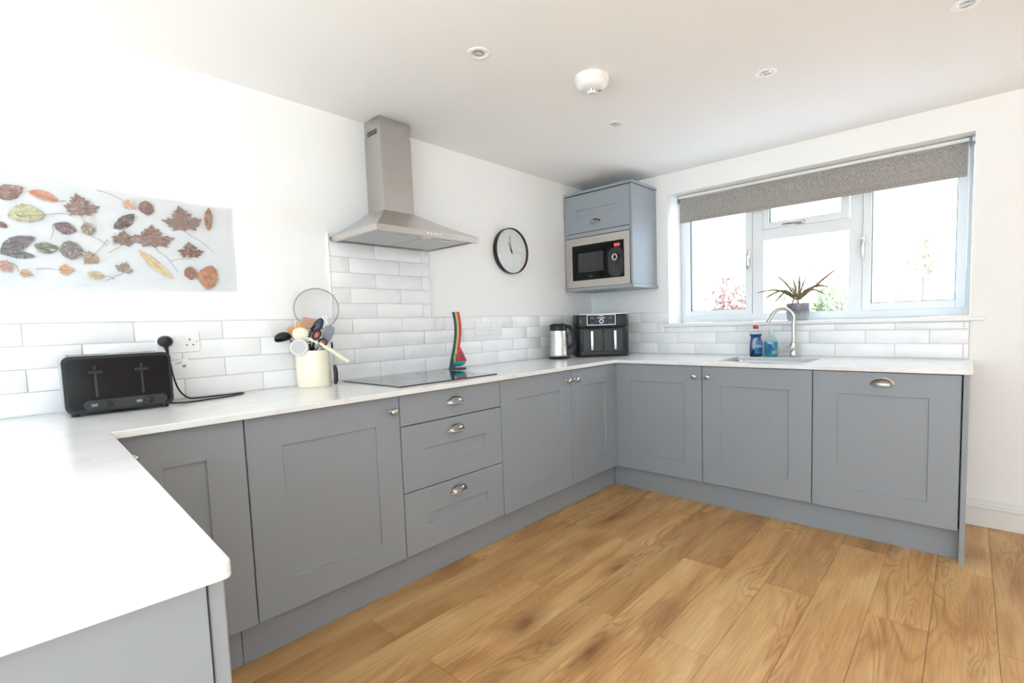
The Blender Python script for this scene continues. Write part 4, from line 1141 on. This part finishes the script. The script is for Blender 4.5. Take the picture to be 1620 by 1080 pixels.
# ------------------------------------------------------------------ kettle
ke = thing('kettle', 'brushed steel jug kettle with black lid and handle beside the air fryer', 'kettle', (-.650, -.152, TOP), R(-38))
obj('power_base', lathe([(0, 0), (.074, 0), (.077, .004), (.077, .012), (.070, .016), (0, .016)], 40), M['bplas'], ke, smooth=40)
obj('body', lathe([(0, .0165), (.068, .0165), (.0705, .020), (.0705, .034), (.0685, .040), (.066, .1), (.0625, .18), (.0605, .204), (0, .204)], 48), M['kettle'], ke, smooth=40)
obj('lid', lathe([(0, .256), (.045, .256), (.058, .250), (.062, .242), (.063, .2045), (0, .2045)], 48), M['bplas'], ke, smooth=40)
obj('spout', prism([(-.050, .215), (-.067, .243), (-.055, .2475), (-.04, .235)], .03, Matrix(((1, 0, 0, 0), (0, 0, 1, -.015), (0, 1, 0, 0), (0, 0, 0, 1))), .003), M['bplas'], ke)
obj('handle', tube(spline([(.05, 0, .238), (.088, 0, .226), (.108, 0, .18), (.108, 0, .12), (.088, 0, .085), (.066, 0, .075)], 6), [.012]*8+[.0105]*16+[.010]*7, 12), M['bplas'], ke, smooth=60)
obj('water_gauge', box(.060, .071, -.009, .009, .06, .18, bev=.003), M['dplas'], ke)
obj('cord', tube(spline([(.07, .01, .008), (.09, .03, .004), (.105, .05, .004), (.11, .07, .004)], 6), .003, 8), M['nylon'], ke, smooth=60)

# ------------------------------------------------------------------ air fryer
FA = R(-47)
af = thing('air_fryer', 'black two drawer air fryer standing in the worktop corner', 'air fryer', (-.300, -.283, TOP), FA)
W_, D_, H_ = .408, .275, .322
def rbody(w_, d_, r, z0, z1, bev=.004):
    bm = prism(rrect(w_, d_, r, 8), z1-z0, Matrix.Translation((0, 0, z0)))
    es = [e for e in bm.edges if abs(e.verts[0].co.z-e.verts[1].co.z) < 1e-6]
    bmesh.ops.bevel(bm, geom=es, offset=bev, segments=2, affect='EDGES', profile=.5); return bm
obj('base', rbody(W_, D_, .06, .004, .05, .006), M['bplas'], af, smooth=35)
obj('body', rbody(W_-.004, D_-.004, .058, .05, .215, .001), M['bplas'], af, smooth=35)
obj('top_housing', rbody(W_-.006, D_-.006, .05, .217, H_-.006, .008), M['bplas'], af, smooth=35)
obj('lid_reflection', rbody(W_-.012, D_-.012, .05, H_-.008, H_, .003), M['silver'], af, smooth=35)  # silver lid colour stands in for a whitish reflection along the top
for s in (-1, 1):
    dr = obj('drawer', box(min(s*.003, s*.150), max(s*.003, s*.150), -D_/2-.006, -D_/2+.02, .038, .205, bev=.004), M['dplas'], af)
    obj('handle', box(s*.086-.0105, s*.086+.0105, -D_/2-.032, -D_/2-.006, .052, .196, bev=.005, seg=3), M['steelp'], dr, smooth=40)
px0 = -.012
pn = obj('control_panel', box(px0-.106, px0+.106, -D_/2-.003, -D_/2+.02, .238, H_-.010, bev=.002), M['bgloss'], af)
bm = bmesh.new()
for a in ((px0-.106, px0+.106, .2368, .2388), (px0-.106, px0-.104, .2388, H_-.010), (px0+.104, px0+.106, .2388, H_-.010), (px0-.106, px0+.106, H_-.0118, H_-.010)): add_box(bm, a[0], a[1], -D_/2-.0042, -D_/2-.002, a[2], a[3])
obj('panel_outline', bm, M['silver'], pn)
obj('display_strip', box(px0-.030, px0+.030, -D_/2-.0042, -D_/2-.002, .287, .292), M['dispw'], pn)
obj('selector_dial', lathe([(0, 0), (.0125, 0), (.012, .010), (0, .010)], 28, axis_m((px0, -D_/2-.003, .264), (0, -1, 0))), M['bplas'], pn, smooth=40)
obj('dial_ring', lathe([(.0125, 0), (.0155, 0), (.0152, .007), (.0125, .007)], 32, axis_m((px0, -D_/2-.003, .264), (0, -1, 0))), M['silver'], pn, smooth=40)
text_mesh('NINJA', .0125, M['dispw'], pn, axis_m((px0, -D_/2-.0043, H_-.0165), (0, -1, 0), (1, 0, 0)))
for s in (-1, 1):
    obj('readout', box(px0+s*.068-.013, px0+s*.068+.013, -D_/2-.0040, -D_/2-.002, .284, .292), M['greyprint'], pn)
    for k in range(4): obj('touch_mark', box(px0+s*.068-.018+.011*k, px0+s*.068-.012+.011*k, -D_/2-.0040, -D_/2-.002, .248, .252), M['greyprint'], pn)
    for k in range(3): obj('touch_mark', box(px0+s*(.026+.007*k)-.002, px0+s*(.026+.007*k)+.002, -D_/2-.0040, -D_/2-.002, .258+.004*k, .262+.004*k), M['greyprint'], pn)
st = obj('sticker', box(-.172, -.142, -D_/2-.0005+.006, -D_/2+.014, .240, .296), M['dplas'], af)
for k in range(3): obj('sticker_print', box(-.168+.009*k, -.162+.009*k, -D_/2+.0048, -D_/2+.006, .250+.006*(k % 2), .278), M['greyprint'], st)

# ------------------------------------------------------------------ sink side
tp = thing('kitchen_tap', 'chrome swan neck mixer tap behind the sink', 'tap', (-.072, -1.598, TOP))
obj('base', lathe([(0, 0), (.024, 0), (.0245, .004), (.021, .008), (.0205, .085), (.018, .092), (.0135, .094), (0, .094)], 32), M['chrome'], tp, smooth=40)
dv = Vector((-.62, .78, 0)).normalized()
neck = [(0, 0, .09), (0, 0, .16), (0, 0, .235)]
rad = .072
for k in range(1, 13):
    a = PI*k/12*.86
    neck.append((dv.x*rad*(1-math.cos(a)), dv.y*rad*(1-math.cos(a)), .235+rad*math.sin(a)))
e0, e1 = Vector(neck[-2]), Vector(neck[-1]); neck.append(tuple(e1+(e1-e0).normalized()*.035))
obj('spout', tube(neck, .0115, 16), M['chrome'], tp, smooth=60)
e2 = Vector(neck[-1]); dd = (e2-e1).normalized()
obj('aerator', tube([e2-dd*.002, e2+dd*.012], .0128, 16), M['chrome'], tp, smooth=40)
obj('valve', lathe([(0, .0), (.0195, 0), (.0195, .044), (.017, .048), (0, .048)], 28, axis_m((0, 0, .052), (-.75, .35, 0))), M['chrome'], tp, smooth=40)
vb = Vector((-.75, .35, 0)).normalized()*.036 + Vector((0, 0, .052))
obj('lever', tube([vb, vb+Vector((-.006, .045, -.003)), vb+Vector((-.010, .085, -.004))], [.0036, .003, .0026], 8), M['chrome'], tp, smooth=60)

def bottle(name, label, loc, rotz, sx, sy, prof, fill, liq, capm, kind):
    t = thing(name, label, 'bottle', loc, rotz)
    S = Matrix.Diagonal((sx, sy, 1, 1))
    bm = bmesh.new(); add_lathe(bm, prof, 28, S); obj('body', bm, M['bottleb'], t, smooth=50)
    ins_ = []
    for (r, z) in prof:
        if z <= fill: ins_.append((max(0, r-.0015), z+.0008))
    rl = ins_[-1][0]; ins_.append((rl, fill)); ins_.append((0, fill))
    bm = bmesh.new(); add_lathe(bm, ins_, 28, S); obj('liquid', bm, liq, t, smooth=50)
    return t
t = bottle('washing_up_bottle', 'dark blue washing up liquid bottle with a red cap by the tap', (-.105, -1.378, TOP), R(-55), 1.2, .8,
    [(0, 0), (.030, 0), (.034, .004), (.034, .06), (.030, .105), (.027, .125), (.031, .138), (.034, .147), (.032, .158), (.022, .168), (.013, .173), (.012, .182), (0, .182)], .147, M['liqblue'], M['caps'], 0)
obj('cap', lathe([(0, .1825), (.015, .1825), (.017, .188), (.016, .200), (.011, .207), (0, .208)], 24), M['caps'], t, smooth=50)
def arc_label(par, rx, ry, z0, z1, a0, a1, mt, name='label', top_round=0):
    bm = bmesh.new(); n = 10; rows = []
    for z in (z0, z1):
        rows.append([bm.verts.new((rx*math.cos(R(a0+(a1-a0)*k/n)), ry*math.sin(R(a0+(a1-a0)*k/n)), (z if z == z0 else z1-top_round*abs(2*k/n-1)**2))) for k in range(n+1)])
    for k in range(n): bm.faces.new((rows[0][k], rows[0][k+1], rows[1][k+1], rows[1][k]))
    bmesh.ops.solidify(bm, geom=bm.faces[:], thickness=-.0004)
    return obj(name, bm, mt, par)
arc_label(t, .0345*1.2, .0345*.8, .020, .112, -110, -10, M['lblue'], top_round=.04)
arc_label(t, .0352*1.2, .0352*.8, .062, .078, -105, -15, M['lwhite'])
arc_label(t, .0352*1.2, .0352*.8, .034, .052, -85, -35, M['lblue2'])
t = bottle('hand_soap_bottle', 'clear bottle half full of turquoise soap next to the blue one', (-.090, -1.468, TOP), R(-50), 1.15, .85,
    [(0, 0), (.033, 0), (.036, .004), (.0365, .08), (.035, .105), (.028, .122), (.016, .135), (.0135, .140), (.0135, .150), (0, .150)], .098, M['liqteal'], M['capw'], 1)
obj('cap', lathe([(0, .1505), (.0155, .1505), (.0165, .158), (.0155, .176), (.010, .184), (0, .185)], 24), M['capw'], t, smooth=50)
arc_label(t, .0375*1.15, .0375*.85, .018, .040, -100, -50, M['lwhite'])
arc_label(t, .0375*1.15, .0375*.85, .048, .085, -140, -100, M['lblue2'])

# potted plant on the sill
pp = thing('potted_plant', 'small spiky dracaena in a drip glazed pot on the window sill', 'plant', (.085, -1.585, 1.122))
obj('pot', lathe([(0, .001), (.058, .001), (.063, .004), (.067, .012), (.071, .103), (.0715, .110), (.069, .112), (.066, .110), (.064, .098), (0, .096)], 40), M['pot'], pp, smooth=50)
obj('soil', lathe([(0, .099), (.063, .098), (.063, .094), (0, .094)], 24), M['soil'], pp)
rv = Vector((.653, -.757, 0)); fv = Vector((.757, .653, 0))
def P_leaf(base, mid_, tip, wd, mt):
    S = spline([base, mid_, tip], 6); bm = bmesh.new(); prev = None; n = len(S)
    for i, s in enumerate(S):
        tn = (S[min(i+1, n-1)]-S[max(i-1, 0)]).normalized(); sd_ = tn.cross(fv).normalized() if abs(tn.dot(fv)) < .95 else rv
        f = i/(n-1); ww = (.0030+wd*.55)*(.45+.55*min(1, f*3))*(1-f**5)+.0006
        rg = [bm.verts.new(s+sd_*ww), bm.verts.new(s-fv*ww*.35), bm.verts.new(s-sd_*ww), bm.verts.new(s+fv*ww*.1)]
        if prev:
            for k in range(4): bm.faces.new((prev[k], prev[(k+1) % 4], rg[(k+1) % 4], rg[k]))
        prev = rg
    return obj('leaf', bm, mt, pp, smooth=60)
cen = Vector((0, 0, .135))
for k, (dx, dz, sag, wd, f_) in enumerate([(.215, .175, .0, .0055, 0), (.19, .065, .05, .004, .03), (-.11, .145, .015, .004, .02), (-.19, .01, .055, .0038, -.02), (-.15, -.015, .06, .004, -.05), (-.055, .075, .01, .004, -.03),
        (.01, .11, 0, .007, 0), (.06, .13, .01, .003, .04), (-.02, .125, 0, .0045, .02), (.10, .07, .03, .004, -.06), (-.10, .05, .03, .0042, .05), (.14, .02, .05, .003, -.03), (-.075, -.07, .05, .0035, -.075), (.05, .06, .02, .005, -.05), (-.045, .04, .02, .005, -.06), (.03, .15, .0, .003, .05), (-.23, .045, .04, .0022, .0), (.08, .03, .03, .004, .07)]):
    dx *= 1.2; dz *= 1.15
    tip = cen + rv*dx + fv*f_ + Vector((0, 0, dz)); md = cen + (rv*dx + fv*f_)*.5 + Vector((0, 0, dz*.5+sag))
    P_leaf(cen+rv*dx*.04, md, tip, wd, M['pleaf'] if k % 3 else M['pleaf2'])
obj('stem', tube([(0, 0, .097), (.002, 0, .12), (0, 0, .15)], [.006, .005, .004], 8), M['bark'], pp)

# ------------------------------------------------------------------ ceiling fittings
dl = thing('downlight', None, 'downlight', (-2.062, -.935, HC), 0, 'recessed ceiling downlights')
obj('bezel', lathe([(.044, 0), (.0445, -.003), (.040, -.0055), (.030, -.0045), (.0265, -.001), (.0265, 0)], 40), M['white'], dl, smooth=50)
obj('lens', lathe([(0, -.0012), (.0262, -.0012), (.0262, 0), (0, 0)], 32), M['lens'], dl)
obj('reflector_ring', lathe([(.015, -.0014), (.017, -.0028), (.020, -.0014)], 32), M['steelp'], dl, smooth=40)
dl['label'] = 'recessed ceiling downlight nearest the cooker hood chimney'
dup(dl, (-1.072, -.939, HC), label='recessed ceiling downlight nearest the wall cabinet')
dup(dl, (-1.073, -1.727, HC), label='recessed ceiling downlight above the middle of the floor')
dup(dl, (-1.081, -2.400, HC), label='recessed ceiling downlight at the top right edge of the picture')
sa = thing('heat_alarm', 'round white heat alarm on the ceiling between the downlights', 'alarm', (-1.585, -1.145, HC))
obj('base', lathe([(0, 0), (.074, 0), (.0755, -.004), (.0745, -.024), (.071, -.028), (0, -.028)], 48), M['white'], sa, smooth=40)
obj('cover', lathe([(.069, -.028), (.068, -.034), (.056, -.048), (.040, -.054), (0, -.055)], 48), M['white'], sa, smooth=40)
obj('sensor_cage', lathe([(.021, -.052), (.021, -.066), (.017, -.070), (0, -.070)], 24), M['white'], sa, smooth=40)
for k in range(8):
    a = 2*PI*k/8; obj('cage_slot', box(-.003, .003, -.0004, .0004, -.0035, .0035), M['gsil'], sa, (.0212*math.cos(a), .0212*math.sin(a), -.059), (0, 0, a+PI/2))
obj('test_button', lathe([(0, 0), (.007, 0), (.007, -.003), (0, -.004)], 16), M['gsil'], sa, (.036*math.cos(R(-40)), .036*math.sin(R(-40)), -.052))
